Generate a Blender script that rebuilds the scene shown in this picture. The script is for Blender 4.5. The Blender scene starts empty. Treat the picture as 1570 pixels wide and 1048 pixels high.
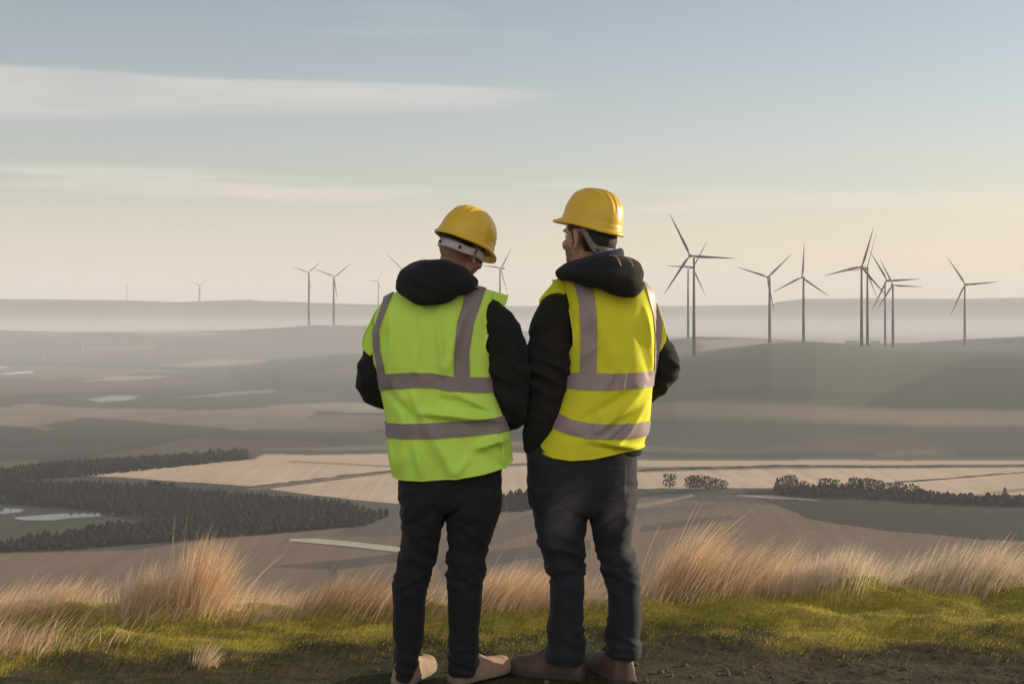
import bpy, bmesh, math, random
import numpy as np
from mathutils import Vector, Matrix, noise as mn
random.seed(7)
rng = np.random.default_rng(11)
scene = bpy.context.scene
COL = scene.collection
F, CX, HY, CAMZ = 2180.0, 785.0, 465.0, 1.45     # focal length and horizon of the photograph, eye height
R = math.radians

def px(u, v, D):
    """world point at distance D that the camera sees at photo position (u, v)"""
    return Vector(((u - CX) / F * D, D, CAMZ - (v - HY) / F * D))

# ------------------------------------------------------------------ helpers
def mesh_np(name, V, faces_flat, counts, mat=None, smooth=True, parent=None, mats=None, midx=None):
    """mesh object from numpy arrays"""
    me = bpy.data.meshes.new(name)
    V = np.asarray(V, dtype=np.float32)
    faces_flat = np.asarray(faces_flat, dtype=np.int32)
    counts = np.asarray(counts, dtype=np.int32)
    me.vertices.add(len(V)); me.vertices.foreach_set('co', V.ravel())
    me.loops.add(len(faces_flat)); me.loops.foreach_set('vertex_index', faces_flat)
    me.polygons.add(len(counts))
    starts = np.concatenate(([0], np.cumsum(counts)[:-1])).astype(np.int32)
    me.polygons.foreach_set('loop_start', starts)
    if mats:
        for m in mats: me.materials.append(m)
    elif mat: me.materials.append(mat)
    me.update(calc_edges=True)
    if midx is not None: me.polygons.foreach_set('material_index', np.asarray(midx, dtype=np.int32))
    me.polygons.foreach_set('use_smooth', np.full(len(counts), smooth))
    o = bpy.data.objects.new(name, me); COL.objects.link(o)
    if parent: o.parent = parent
    return o

def grid_faces(nr, nc, wrap=False, base=0):
    r = np.arange(nr - 1)[:, None]
    c = np.arange(nc if wrap else nc - 1)[None, :]
    c2 = (c + 1) % nc
    a = r * nc + c; b = r * nc + c2; d = (r + 1) * nc + c; e = (r + 1) * nc + c2
    return (np.stack([a, b, e, d], axis=-1).reshape(-1, 4) + base)

def obj_quads(name, V, Q, mat=None, parent=None, smooth=True):
    Q = np.asarray(Q)
    return mesh_np(name, V, Q.ravel(), np.full(len(Q), Q.shape[1]), mat, smooth, parent)

def obj_bm(name, bm, mat=None, parent=None, smooth=True):
    me = bpy.data.meshes.new(name); bm.to_mesh(me); bm.free()
    if mat: me.materials.append(mat)
    for p in me.polygons: p.use_smooth = smooth
    o = bpy.data.objects.new(name, me); COL.objects.link(o)
    if parent: o.parent = parent
    return o

def empty(name, loc, rz=0.0):
    o = bpy.data.objects.new(name, None); COL.objects.link(o)
    o.location = loc; o.rotation_euler = (0, 0, rz); o.empty_display_size = 0.2
    return o

def tag(o, label=None, cat=None, group=None, kind=None):
    if label: o['label'] = label
    if cat: o['category'] = cat
    if group: o['group'] = group
    if kind: o['kind'] = kind
    return o

def interp(xs, pts):
    p = np.array(pts, dtype=float)
    return np.interp(xs, p[:, 0], p[:, 1])

def smooth01(t):
    t = np.clip(t, 0, 1); return t * t * (3 - 2 * t)

def _hash(ix, iy, seed):
    h = (ix.astype(np.int64) * 374761393 + iy.astype(np.int64) * 668265263 + seed * 1442695041) & 0x7fffffff
    h = ((h ^ (h >> 13)) * 1274126177) & 0x7fffffff
    return ((h ^ (h >> 16)) & 0xffff) / 65535.0

def vnoise(x, y, seed=0):
    """2-D value noise in -1..1"""
    x = np.asarray(x, float); y = np.asarray(y, float)
    ix = np.floor(x); iy = np.floor(y); fx = x - ix; fy = y - iy
    fx = fx * fx * fx * (fx * (fx * 6 - 15) + 10); fy = fy * fy * fy * (fy * (fy * 6 - 15) + 10)
    a = _hash(ix, iy, seed); b = _hash(ix + 1, iy, seed); c = _hash(ix, iy + 1, seed); d = _hash(ix + 1, iy + 1, seed)
    return 2 * ((a * (1 - fx) + b * fx) * (1 - fy) + (c * (1 - fx) + d * fx) * fy) - 1

def fbm(x, y, oct=4, seed=0):
    s = 0; a = 1; t = 0
    for i in range(oct):
        s = s + a * vnoise(x * 2 ** i, y * 2 ** i, seed + i * 17); t += a; a *= .5
    return s / t

def inside(poly, x, y):
    p = np.array(poly, float); n = len(p); r = np.zeros(np.shape(x), bool)
    j = n - 1
    for i in range(n):
        xi, yi = p[i]; xj, yj = p[j]
        if yi != yj:
            r ^= ((yi > y) != (yj > y)) & (x < (xj - xi) * (y - yi) / (yj - yi) + xi)
        j = i
    return r

# ------------------------------------------------------------------ materials
def mat_new(name):
    m = bpy.data.materials.new(name); m.use_nodes = True
    nt = m.node_tree; b = nt.nodes['Principled BSDF']
    return m, nt, b

def N(nt, typ, **kw):
    n = nt.nodes.new(typ)
    for k, v in kw.items():
        if k.startswith('i_'):
            key = k[2:]; n.inputs[int(key) if key.isdigit() else key.replace('_', ' ')].default_value = v
        else: setattr(n, k, v)
    return n

def fabric(name, c1, c2, rough=.85, scale=6.0, bump=.25, fine=350.0, spec=.2, sheen=0.0, thin=0.0):
    """cloth: two close tones in soft patches plus a fine weave bump"""
    m, nt, b = mat_new(name); L = nt.links
    tc = N(nt, 'ShaderNodeTexCoord')
    n1 = N(nt, 'ShaderNodeTexNoise', i_Scale=scale, i_Detail=5.0, i_Roughness=.6)
    cr = N(nt, 'ShaderNodeMix', data_type='RGBA'); cr.inputs[6].default_value = (*c1, 1); cr.inputs[7].default_value = (*c2, 1)
    L.new(tc.outputs['Object'], n1.inputs['Vector']); L.new(n1.outputs['Fac'], cr.inputs[0])
    L.new(cr.outputs[2], b.inputs['Base Color'])
    n2 = N(nt, 'ShaderNodeTexNoise', i_Scale=fine, i_Detail=2.0)
    L.new(tc.outputs['Object'], n2.inputs['Vector'])
    bp = N(nt, 'ShaderNodeBump', i_Strength=bump, i_Distance=.002)
    L.new(n2.outputs['Fac'], bp.inputs['Height']); L.new(bp.outputs['Normal'], b.inputs['Normal'])
    b.inputs['Roughness'].default_value = rough; b.inputs['Specular IOR Level'].default_value = spec
    b.inputs['Sheen Weight'].default_value = sheen
    if thin:
        tr = N(nt, 'ShaderNodeBsdfTranslucent'); L.new(cr.outputs[2], tr.inputs['Color'])
        mx = N(nt, 'ShaderNodeMixShader', i_0=thin)
        L.new(b.outputs[0], mx.inputs[1]); L.new(tr.outputs[0], mx.inputs[2])
        L.new(mx.outputs[0], nt.nodes['Material Output'].inputs['Surface'])
    return m

def plain(name, c, rough=.5, spec=.4, var=.12, scale=20.0, bump=0.0, bscale=200.0):
    m, nt, b = mat_new(name); L = nt.links
    tc = N(nt, 'ShaderNodeTexCoord')
    n1 = N(nt, 'ShaderNodeTexNoise', i_Scale=scale, i_Detail=5.0)
    L.new(tc.outputs['Object'], n1.inputs['Vector'])
    cr = N(nt, 'ShaderNodeMix', data_type='RGBA')
    cr.inputs[6].default_value = (*[x * (1 - var) for x in c], 1); cr.inputs[7].default_value = (*[min(1, x * (1 + var)) for x in c], 1)
    L.new(n1.outputs['Fac'], cr.inputs[0]); L.new(cr.outputs[2], b.inputs['Base Color'])
    b.inputs['Roughness'].default_value = rough; b.inputs['Specular IOR Level'].default_value = spec
    if bump:
        n2 = N(nt, 'ShaderNodeTexNoise', i_Scale=bscale, i_Detail=3.0); L.new(tc.outputs['Object'], n2.inputs['Vector'])
        bp = N(nt, 'ShaderNodeBump', i_Strength=bump, i_Distance=.002)
        L.new(n2.outputs['Fac'], bp.inputs['Height']); L.new(bp.outputs['Normal'], b.inputs['Normal'])
    return m

# ------------------------------------------------------------------ camera, light, sky, air
cam_d = bpy.data.cameras.new('camera'); cam = bpy.data.objects.new('camera', cam_d); COL.objects.link(cam)
cam.location = (0, 0, CAMZ); cam.rotation_euler = (math.pi / 2, 0, 0)
cam_d.sensor_width = 36.0; cam_d.lens = 36.0 * F / 1570.0
cam_d.shift_y = -(524.0 - HY) / 1570.0
cam_d.clip_start = .1; cam_d.clip_end = 60000
scene.camera = cam

SUN_AZ, SUN_EL = R(66), R(12)          # azimuth from the view direction towards the right, elevation
sd = Vector((math.sin(SUN_AZ) * math.cos(SUN_EL), math.cos(SUN_AZ) * math.cos(SUN_EL), math.sin(SUN_EL)))
sl = bpy.data.lights.new('sun', 'SUN'); so = bpy.data.objects.new('sun', sl); COL.objects.link(so)
sl.energy = 5.0; sl.angle = R(.6); sl.color = (1.0, .82, .60)
so.rotation_euler = (-sd).to_track_quat('-Z', 'Y').to_euler(); so.location = (30, 20, 30)

w = bpy.data.worlds.new('World'); scene.world = w; w.use_nodes = True
nt = w.node_tree; L = nt.links
bg = nt.nodes['Background']; out = nt.nodes['World Output']
sky = N(nt, 'ShaderNodeTexSky'); sky.sky_type = 'NISHITA'; sky.sun_disc = False
sky.sun_elevation = SUN_EL; sky.sun_rotation = SUN_AZ
sky.air_density = 1.0; sky.dust_density = 1.0; sky.ozone_density = 2.0; sky.altitude = 100
# high thin cloud: a function of the viewing direction, at infinity
def Mth(op, a, b=None, c=None, clamp=False):
    n = N(nt, 'ShaderNodeMath', operation=op); n.use_clamp = clamp
    for i, v in enumerate((a, b, c)):
        if v is None: continue
        if isinstance(v, (int, float)): n.inputs[i].default_value = v
        else: L.new(v, n.inputs[i])
    return n.outputs[0]
def Ramp(val, a, b):
    n = N(nt, 'ShaderNodeMapRange', interpolation_type='SMOOTHSTEP'); L.new(val, n.inputs[0])
    n.inputs[1].default_value = a; n.inputs[2].default_value = b
    return n.outputs[0]
tc = N(nt, 'ShaderNodeTexCoord'); sx = N(nt, 'ShaderNodeSeparateXYZ'); L.new(tc.outputs['Generated'], sx.inputs[0])
hyp = Mth('SQRT', Mth('ADD', Mth('MULTIPLY', sx.outputs[0], sx.outputs[0]), Mth('MULTIPLY', sx.outputs[1], sx.outputs[1])))
az = Mth('ARCTAN2', sx.outputs[0], sx.outputs[1]); el = Mth('ARCTANGENT', Mth('DIVIDE', sx.outputs[2], hyp))
cmb = N(nt, 'ShaderNodeCombineXYZ'); L.new(az, cmb.inputs[0]); L.new(el, cmb.inputs[1])
def streak_noise(sxx, syy, off, detail=5.0, dist=0.0):
    mp = N(nt, 'ShaderNodeMapping'); mp.inputs['Scale'].default_value = (sxx, syy, 1); mp.inputs['Location'].default_value = (off, off * .7, off * .3)
    L.new(cmb.outputs[0], mp.inputs[0])
    n = N(nt, 'ShaderNodeTexNoise', i_Scale=1.0, i_Detail=detail, i_Roughness=.55, i_Distortion=dist); L.new(mp.outputs[0], n.inputs['Vector'])
    return n.outputs['Fac']
nz = streak_noise(4.0, 55.0, 3.1, 6.0, .3); nz2 = streak_noise(2.2, 26.0, 9.4, 5.0, .4); nz3 = streak_noise(5.0, 70.0, 17.7)
# long wedge of cirrus in the upper left of the view, thinning out to the right
wob = Mth('MULTIPLY', Mth('SUBTRACT', nz, .5), .015)
elw = Mth('ADD', el, wob)
top_edge = Mth('MULTIPLY_ADD', az, -.026, .1495)
low_edge = Mth('MULTIPLY_ADD', Mth('ADD', az, .35), .045, .120)
m1 = Mth('MULTIPLY', Mth('SUBTRACT', 1.0, Ramp(Mth('SUBTRACT', elw, top_edge), -.003, .0025)), Ramp(Mth('SUBTRACT', elw, low_edge), -.010, .018))
m1 = Mth('MULTIPLY', m1, Mth('SUBTRACT', 1.0, Ramp(az, -.01, .075)))
m1 = Mth('MULTIPLY', m1, Mth('MULTIPLY_ADD', Ramp(nz2, .25, .7), .6, .4))
# flatter bands lower down
c2 = Mth('MULTIPLY_ADD', az, -.028, .0745)
d2 = Mth('ABSOLUTE', Mth('SUBTRACT', elw, c2))
m2 = Mth('MULTIPLY', Mth('SUBTRACT', 1.0, Ramp(d2, .003, .018)), Mth('MULTIPLY_ADD', Ramp(nz3, .3, .65), .8, .2))
gen = Mth('MULTIPLY', Ramp(nz2, .50, .78), Mth('SUBTRACT', 1.0, Ramp(el, .10, .30)))
msk = Mth('MAXIMUM', Mth('MULTIPLY', m1, .95), Mth('MAXIMUM', Mth('MULTIPLY', m2, .75), Mth('MULTIPLY', gen, .40)))
veil = Mth('MAXIMUM', Mth('MULTIPLY_ADD', msk, .72, .16), Mth('MULTIPLY_ADD', Ramp(el, .08, .24), -.16, .32))
bg2 = N(nt, 'ShaderNodeBackground'); bg2.inputs['Color'].default_value = (.80, .74, .67, 1); bg2.inputs['Strength'].default_value = .72
# low veil of cirrostratus, warmer towards the sun
low = Mth('SUBTRACT', 1.0, Ramp(el, .005, .15))
veil = Mth('MAXIMUM', veil, Mth('MULTIPLY', low, .72))
wcol = N(nt, 'ShaderNodeMix', data_type='RGBA'); wcol.inputs[6].default_value = (.84, .75, .66, 1); wcol.inputs[7].default_value = (1.0, .76, .57, 1)
L.new(Mth('MULTIPLY', low, Ramp(az, -.75, .65)), wcol.inputs[0]); L.new(wcol.outputs[2], bg2.inputs['Color'])
# unseen bright cloud added behind the viewpoint to light the men's backs
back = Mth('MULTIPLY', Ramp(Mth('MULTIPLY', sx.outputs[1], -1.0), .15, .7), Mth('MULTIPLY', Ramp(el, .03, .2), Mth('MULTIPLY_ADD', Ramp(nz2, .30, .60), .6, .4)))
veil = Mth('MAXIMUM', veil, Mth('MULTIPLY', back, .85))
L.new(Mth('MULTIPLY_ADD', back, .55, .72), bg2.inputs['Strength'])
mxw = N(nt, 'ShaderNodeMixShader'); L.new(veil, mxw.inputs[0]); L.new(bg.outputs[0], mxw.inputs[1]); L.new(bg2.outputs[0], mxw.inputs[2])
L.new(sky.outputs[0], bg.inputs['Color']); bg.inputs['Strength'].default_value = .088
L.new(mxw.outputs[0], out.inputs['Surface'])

scene.view_settings.view_transform = 'Standard'; scene.view_settings.look = 'None'
scene.view_settings.exposure = 0.50; scene.view_settings.gamma = 1.0
scene.render.engine = 'CYCLES'
scene.cycles.use_denoising = True
scene.cycles.max_bounces = 8; scene.cycles.diffuse_bounces = 3; scene.cycles.glossy_bounces = 3
scene.cycles.transmission_bounces = 4; scene.cycles.transparent_max_bounces = 12; scene.cycles.volume_bounces = 1
scene.cycles.sample_clamp_indirect = 4.0

def haze_box(dens):
    bm = bmesh.new(); bmesh.ops.create_cube(bm, size=1.0)
    lo, hi = Vector((-11500, -120, -150)), Vector((11500, 11500, 190))
    for v in bm.verts:
        v.co = Vector([lo[i] if v.co[i] < 0 else hi[i] for i in range(3)])
    m = bpy.data.materials.new('haze'); m.use_nodes = True; t = m.node_tree
    for n in list(t.nodes):
        if n.type == 'BSDF_PRINCIPLED': t.nodes.remove(n)
    v = t.nodes.new('ShaderNodeVolumePrincipled'); v.inputs['Density'].default_value = dens
    v.inputs['Color'].default_value = (.88, .92, .98, 1); v.inputs['Anisotropy'].default_value = .0
    t.links.new(v.outputs[0], t.nodes['Material Output'].inputs['Volume'])
    o = obj_bm('haze', bm, m, smooth=False)
    tag(o, 'pale blue morning haze filling the valley', 'haze', kind='stuff')
    return o
haze_box(1.15e-4)
def mist_bank(lo, hi, dens, label='white ground mist lying in the far valley'):
    """denser ground mist lying in the far valley"""
    bm = bmesh.new(); bmesh.ops.create_cube(bm, size=1.0); lo, hi = Vector(lo), Vector(hi)
    for v in bm.verts: v.co = Vector([lo[i] if v.co[i] < 0 else hi[i] for i in range(3)])
    m = bpy.data.materials.new('mist'); m.use_nodes = True; t = m.node_tree
    for n in list(t.nodes):
        if n.type == 'BSDF_PRINCIPLED': t.nodes.remove(n)
    v = t.nodes.new('ShaderNodeVolumePrincipled'); v.inputs['Density'].default_value = dens; v.inputs['Color'].default_value = (.87, .92, .98, 1)
    t.links.new(v.outputs[0], t.nodes['Material Output'].inputs['Volume'])
    o = obj_bm('mist', bm, m, smooth=False); tag(o, label, 'mist', kind='stuff'); return o
mist_bank((-9000, 3750, -149), (9000, 8000, -62), 1.5e-4)
mist_bank((-9000, 3900, -148), (9000, 7900, -38), 0.8e-4, 'thinner upper layer of the far valley mist')
mist_bank((-9000, 4300, -147), (9000, 7800, -14), 0.5e-4, 'faint topmost layer of the far valley mist')
mist_bank((-4500, 1000, -149), (4500, 3700, -30), 1.7e-4, 'thin grey mist over the middle distance of the valley')
# ------------------------------------------------------------------ terrain: one sheet from the track to the far ridge
ZB = -110.0
def ridge(U, D, Dr, crest, front, back, zb=ZB, drop=None):
    """height of a ridge whose crest stands at distance Dr; crest gives the photo row of its skyline at each column"""
    zc = CAMZ - (interp(U, crest) - HY) / F * Dr
    t = np.where(D < Dr, (D - (Dr - front)) / front, 1 - (D - Dr) / back)
    return zb + (zc - zb) * smooth01(t)

R_HILL = [(-300, 700), (780, 700), (900, 610), (980, 568), (1040, 549), (1110, 537), (1180, 528), (1250, 526), (1310, 531), (1370, 536), (1450, 538), (1570, 535), (2200, 530)]
R_HILL2 = [(-300, 640), (900, 560), (1000, 524), (1070, 517), (1140, 519), (1300, 528), (1400, 527), (1480, 521), (1570, 517), (2200, 510)]
R_FAR = [(-900, 452), (0, 458), (190, 460), (270, 463), (350, 460), (385, 459), (400, 461), (550, 466), (800, 469), (1000, 469), (1175, 468), (1195, 462), (1232, 458), (1330, 457), (1450, 458), (1570, 456), (2400, 450)]
R_MID = [(-600, 510), (0, 507), (110, 510), (230, 509), (350, 507), (400, 505), (480, 499), (600, 500), (800, 508), (1000, 520), (2200, 540)]
R_LOW = [(-600, 640), (0, 615), (150, 607), (250, 590), (350, 570), (430, 554), (520, 545), (600, 543), (760, 548), (900, 556), (1000, 580), (2200, 640)]
R_FLD = [(-600, 770), (600, 760), (970, 752), (1100, 747), (1190, 750), (1300, 752), (1400, 757), (1570, 768), (2200, 800)]

def fore(x, y):
    """the near ground: a dirt track, then a low bank whose top the men look over"""
    u = CX + F * x / np.maximum(y, 2.0)
    h = interp(u, [(-400, .02), (0, .035), (250, .045), (420, .05), (600, .05), (780, .055), (900, .07), (1000, .085), (1200, .115), (1400, .115), (1570, .13), (2000, .15)])
    y0 = interp(u, [(-400, 5.4), (300, 5.6), (800, 5.95), (1100, 5.85), (1570, 5.7), (2000, 5.6)])
    t = smooth01((y - y0) / .85)
    z = h * t
    rough = smooth01((y - 5.2) / .6)
    z = z + rough * t * (.080 * fbm(x * 1.9 + 3, y * 3.0, 3, 5) + .034 * fbm(x * 5, y * 7.5, 2, 9))
    # ruts and clods of the track
    z = z + (1 - t) * (.018 * vnoise(x * .35 + y * .1, y * 2.6, 21) + .010 * fbm(x * 4, y * 9, 4, 31) + .004 * fbm(x * 21, y * 30, 2, 41))
    for fx_, fy_ in ((-.21, 5.44), (.32, 5.52)):                 # trodden flat where the men stand
        z = z * (1 - np.exp(-(((x - fx_) / .42) ** 4 + ((y - fy_) / .36) ** 4)))
    return z

def crest_y(x, y):
    u = CX + F * x / np.maximum(y, 2.0)
    return interp(u, [(-400, 6.25), (0, 6.35), (420, 6.45), (800, 6.55), (1000, 6.55), (1570, 6.75), (2000, 6.9)])

def height(x, y):
    x = np.asarray(x, float); y = np.asarray(y, float)
    D = np.maximum(y, 1.0); U = CX + F * x / D
    z = ZB + 2.0 * fbm(x / 260., y / 260., 3, 3) * smooth01((D - 500) / 300)
    z = np.maximum(z, -112)
    rs = [ridge(U, D, 1400, R_HILL, 420, 1300), ridge(U, D, 2050, R_HILL2, 500, 1100),
          ridge(U, D, 3600, R_MID, 900, 1500), ridge(U, D, 2300, R_LOW, 700, 700),
          ridge(U, D, 820, R_FLD, 260, 160)]
    far = ridge(U, D, 8200, R_FAR, 2600, 4000)
    far = far + 6 * fbm(x / 700., y / 900., 4, 77) * smooth01((D - 5600) / 900) * smooth01((8100 - D) / 700)
    rs.append(far)
    for r in rs:
        k = 3.0
        hh = np.clip(.5 + .5 * (r - z) / k, 0, 1)
        z = z * (1 - hh) + r * hh + k * hh * (1 - hh) * .25
    # the steep hillside under the viewpoint
    q = np.maximum(y - crest_y(x, y), 0)                 # falls away beyond the lip of the bank
    hs = -.36 * q * q / (q + .55)
    fz = np.where(y < 30, fore(x, np.minimum(y, 12.0)), 0)
    hs = hs + fz * (1 - smooth01((y - 9) / 12))
    return np.maximum(hs, z)

# rows of the sheet: close together where the picture is close
rows = np.concatenate([
    np.linspace(-60, 2, 14), np.linspace(2.6, 4.4, 10), np.linspace(4.5, 8.0, 190),
    np.geomspace(8.1, 545, 56),
    F * 111.5 / (np.arange(875, 545, -.75) - HY),
    np.geomspace(3075, 9000, 150), np.geomspace(9200, 11200, 8)])
uc = np.concatenate([np.linspace(-7, -1.1, 16), np.linspace(-1.0, -.66, 20), np.linspace(-.65, -.405, 80), np.linspace(-.40, .40, 640), np.linspace(.405, .65, 80), np.linspace(.66, 1.0, 20), np.linspace(1.1, 7, 16)])
# far out the sheet stays inside the haze
sc_y = np.where(rows < 6, 6.0, rows)
YY = np.repeat(rows[:, None], len(uc), 1)
XX = np.clip(uc[None, :], -7, 7) * sc_y[:, None]
lim = np.where(rows < 60, 60.0, np.minimum(9000., rows * 1.0 + 60))[:, None]
XX = np.where(np.abs(uc[None, :]) > 1.0, np.sign(uc[None, :]) * (np.minimum(sc_y[:, None], 9000.) + (np.abs(uc[None, :]) - 1) / 6 * (lim * 1.15 - np.minimum(sc_y[:, None], 9000.)).clip(5, None)), XX)
ZZ = height(XX, YY)
TV = np.stack([XX, YY, ZZ], -1).reshape(-1, 3)

# ---- what grows where (albedo of the fields), in photo columns U and rows V of each point of the sheet
Xf, Yf, Zf = TV[:, 0], TV[:, 1], TV[:, 2]
Df = np.maximum(Yf, 1.0)
U = CX + F * Xf / Df; V = HY + F * (CAMZ - Zf) / Df
ju = U + 14 * fbm(Xf / 60., Yf / 60., 3, 1); jv = V + 1.6 * fbm(Xf / 45. + 9, Yf / 90., 3, 2)
C = np.zeros((len(TV), 3))
base = np.array([.070, .072, .064])
C[:] = base
mot = fbm(Xf / 190., Yf / 420., 4, 8)
C *= (1 + .45 * mot)[:, None]
farm = fbm(Xf / 420. + 5, Yf / 900., 2, 15)
# patchwork of fields: every cell has its own crop, with a darker boundary
def cells(x, y, sx_, sy_, seed):
    gx = x / sx_; gy = y / sy_; ix = np.floor(gx); iy = np.floor(gy)
    b1 = np.full(x.shape, 9.); b2 = np.full(x.shape, 9.); idv = np.zeros(x.shape)
    for i in (-1, 0, 1):
        for j in (-1, 0, 1):
            cx, cy = ix + i, iy + j
            dx = cx + .15 + .7 * _hash(cx, cy, seed) - gx; dy = cy + .15 + .7 * _hash(cx, cy, seed + 1) - gy; d = np.abs(dx) ** 1.3 + np.abs(dy) ** 1.3
            n_ = d < b1; b2 = np.where(n_, b1, np.minimum(b2, d)); idv = np.where(n_, _hash(cx, cy, seed + 2), idv); b1 = np.where(n_, d, b1)
    return idv, b2 - b1
rx_, ry_ = Xf * .966 - Yf * .259 + 30 * fbm(Xf / 150., Yf / 150., 2, 71), Xf * .259 + Yf * .966 + 40 * fbm(Xf / 150. + 4, Yf / 150., 2, 72)
cid, ced = cells(rx_, ry_, 190., 230., 91)
crop = np.array([(.046, .047, .044), (.060, .060, .053), (.040, .042, .040), (.078, .084, .056), (.150, .112, .080), (.055, .058, .052), (.20, .162, .12), (.050, .050, .046), (.092, .080, .066)])
cc_ = crop[np.clip((cid * 9).astype(int), 0, 8)] * (1 + .22 * fbm(Xf / 60., Yf / 120., 3, 73))[:, None]
cc_ = np.where((ced < .035)[:, None], cc_ * .6, cc_)
C = np.where((Df > 900)[:, None], cc_, C)
C = np.where((Df > 5200)[:, None], np.array([.060, .066, .060]) * (1 + .3 * mot)[:, None], C)
def paint(poly, col, dmin=0, dmax=1e9, jit=1.0, var=.10, vs=(40., 90.)):
    m = inside(poly, U + (ju - U) * jit, V + (jv - V) * jit) & (Df > dmin) & (Df < dmax)
    v = 1 + var * fbm(Xf / vs[0] + 31, Yf / vs[1], 3, 55)
    C[m] = np.array(col) * v[m][:, None]
B1, B2 = 500, 3000
# nearest farmland below the crest
paint([(-300, 880), (-300, 848), (0, 848), (200, 843), (420, 812), (600, 792), (1000, 762), (1200, 775), (2500, 800), (2500, 1000), (-300, 1000)], (.170, .124, .088), 300, 900, 1, .22)
paint([(1130, 752), (1200, 748), (1400, 757), (2500, 780), (2500, 860), (1500, 828), (1250, 795)], (.036, .035, .031), 300, 950, 2, .2)
paint([(-300, 900), (-300, 872), (140, 880), (160, 890), (420, 905)], (.10, .08, .066), 300, 900)
paint([(400, 868), (520, 858), (640, 843), (640, 858), (520, 874)], (.085, .075, .066), 300, 900)
paint([(560, 800), (640, 778), (640, 822), (500, 822)], (.11, .098, .085), 300, 900)
paint([(610, 845), (880, 770), (880, 800), (640, 870)], (.125, .10, .085), 300, 900)
paint([(640, 860), (900, 826), (900, 842), (700, 880)], (.095, .082, .07), 300, 900)
paint([(975, 806), (1120, 790), (1130, 797), (975, 816)], (.10, .085, .072), 300, 900)
paint([(975, 772), (1060, 757), (1066, 760), (975, 780)], (.26, .21, .165), 300, 900)
paint([(1110, 758), (1180, 759), (1260, 768), (1180, 764)], (.30, .25, .20), 300, 1000)
paint([(960, 780), (1140, 768), (1160, 775), (960, 792)], (.13, .108, .092), 300, 900)
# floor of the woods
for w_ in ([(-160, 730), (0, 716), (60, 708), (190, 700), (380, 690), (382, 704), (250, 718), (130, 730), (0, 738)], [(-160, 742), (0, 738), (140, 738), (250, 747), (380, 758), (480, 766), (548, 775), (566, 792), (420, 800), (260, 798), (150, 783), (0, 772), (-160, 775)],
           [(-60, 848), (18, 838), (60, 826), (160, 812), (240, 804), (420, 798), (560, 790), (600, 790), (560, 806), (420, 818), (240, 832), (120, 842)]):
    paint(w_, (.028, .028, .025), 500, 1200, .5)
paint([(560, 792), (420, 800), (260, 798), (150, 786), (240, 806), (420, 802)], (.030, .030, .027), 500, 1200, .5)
# stubble fields
paint([(110, 728), (380, 704), (400, 696), (470, 697), (760, 692), (1000, 704), (2500, 702), (2500, 768), (1400, 757), (1190, 748), (1000, 748), (860, 752), (610, 772), (540, 766), (380, 745), (200, 732)], (.50, .385, .28), 500, 1150, .8, .09, (70, 25))
paint([(370, 748), (600, 721), (900, 704), (900, 708), (600, 725), (385, 752)], (.13, .105, .085), 500, 1150, .4)
paint([(440, 706), (620, 714), (620, 716), (440, 708)], (.17, .14, .11), 500, 1150, .3)
paint([(1450, 762), (1570, 747), (2500, 740), (2500, 746), (1570, 753)], (.30, .235, .18), 500, 1150, .5)
paint([(970, 716), (1200, 713), (2500, 706), (2500, 712), (1200, 718), (970, 724)], (.16, .135, .105), 500, 1150, .5)
# middle distance, right
paint([(900, 640), (960, 560), (1040, 540), (1180, 520), (2500, 510), (2500, 660), (1250, 652), (1000, 650)], (.105, .115, .088), 900, 1700, 1, .12, (120., 200.))
paint([(1040, 600), (1180, 590), (1330, 606), (1200, 612)], (.10, .098, .076), 900, 1500, 2)
paint([(960, 706), (2500, 704), (2500, 655), (1250, 652), (960, 640)], (.105, .112, .098), 800, 1500, 1, .12)
paint([(1100, 690), (1300, 672), (1420, 664), (1460, 690), (1400, 696)], (.135, .122, .098), 800, 1500, 2)
paint([(1340, 694), (1420, 690), (1480, 697), (1350, 698)], (.25, .205, .155), 800, 1500)
paint([(980, 682), (1100, 689), (1250, 697), (980, 694)], (.155, .165, .11), 800, 1500)
paint([(980, 694), (1250, 699), (1250, 703), (980, 704)], (.09, .085, .075), 800, 1500)
paint([(940, 622), (1050, 616), (1250, 622), (1400, 628), (2500, 640), (2500, 662), (1400, 652), (1250, 646), (1050, 640), (940, 638)], (.25, .205, .15), 800, 1600, .8, .1)
paint([(940, 636), (1050, 632), (1250, 641), (1400, 648), (1250, 647), (1050, 641), (940, 642)], (.18, .19, .115), 800, 1600, .8)
paint([(1320, 622), (1440, 562), (1500, 548), (2500, 548), (2500, 636), (1400, 626)], (.080, .082, .070), 800, 1430, .6)
paint([(1460, 560), (1570, 553), (2500, 552), (2500, 560), (1570, 562)], (.10, .105, .07), 800, 1430)
# middle distance, left
paint([(-300, 727), (30, 716), (70, 705), (-300, 706)], (.12, .10, .08), 700, 1200)
paint([(-300, 700), (100, 695), (170, 690), (60, 686), (-300, 690)], (.06, .058, .055), 700, 1400)
paint([(240, 640), (330, 636), (420, 640), (560, 652), (400, 656), (260, 650)], (.165, .145, .115), 900, 1800)
paint([(120, 640), (230, 646), (400, 662), (560, 668), (560, 680), (200, 668), (60, 655)], (.055, .055, .05), 900, 1800)
paint([(400, 622), (520, 616), (760, 620), (760, 632), (520, 632)], (.26, .205, .16), 900, 2300)
paint([(380, 690), (600, 680), (800, 676), (800, 684), (520, 690)], (.15, .135, .11), 900, 2300)
paint([(-300, 600), (60, 590), (90, 594), (40, 597), (-300, 606)], (.30, .22, .165), 1000, 3000)
paint([(-300, 598), (120, 578), (330, 585), (200, 597), (0, 606)], (.105, .078, .062), 1000, 3000)
paint([(130, 584), (190, 575), (270, 577), (180, 583)], (.34, .27, .20), 1000, 3000)
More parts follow.
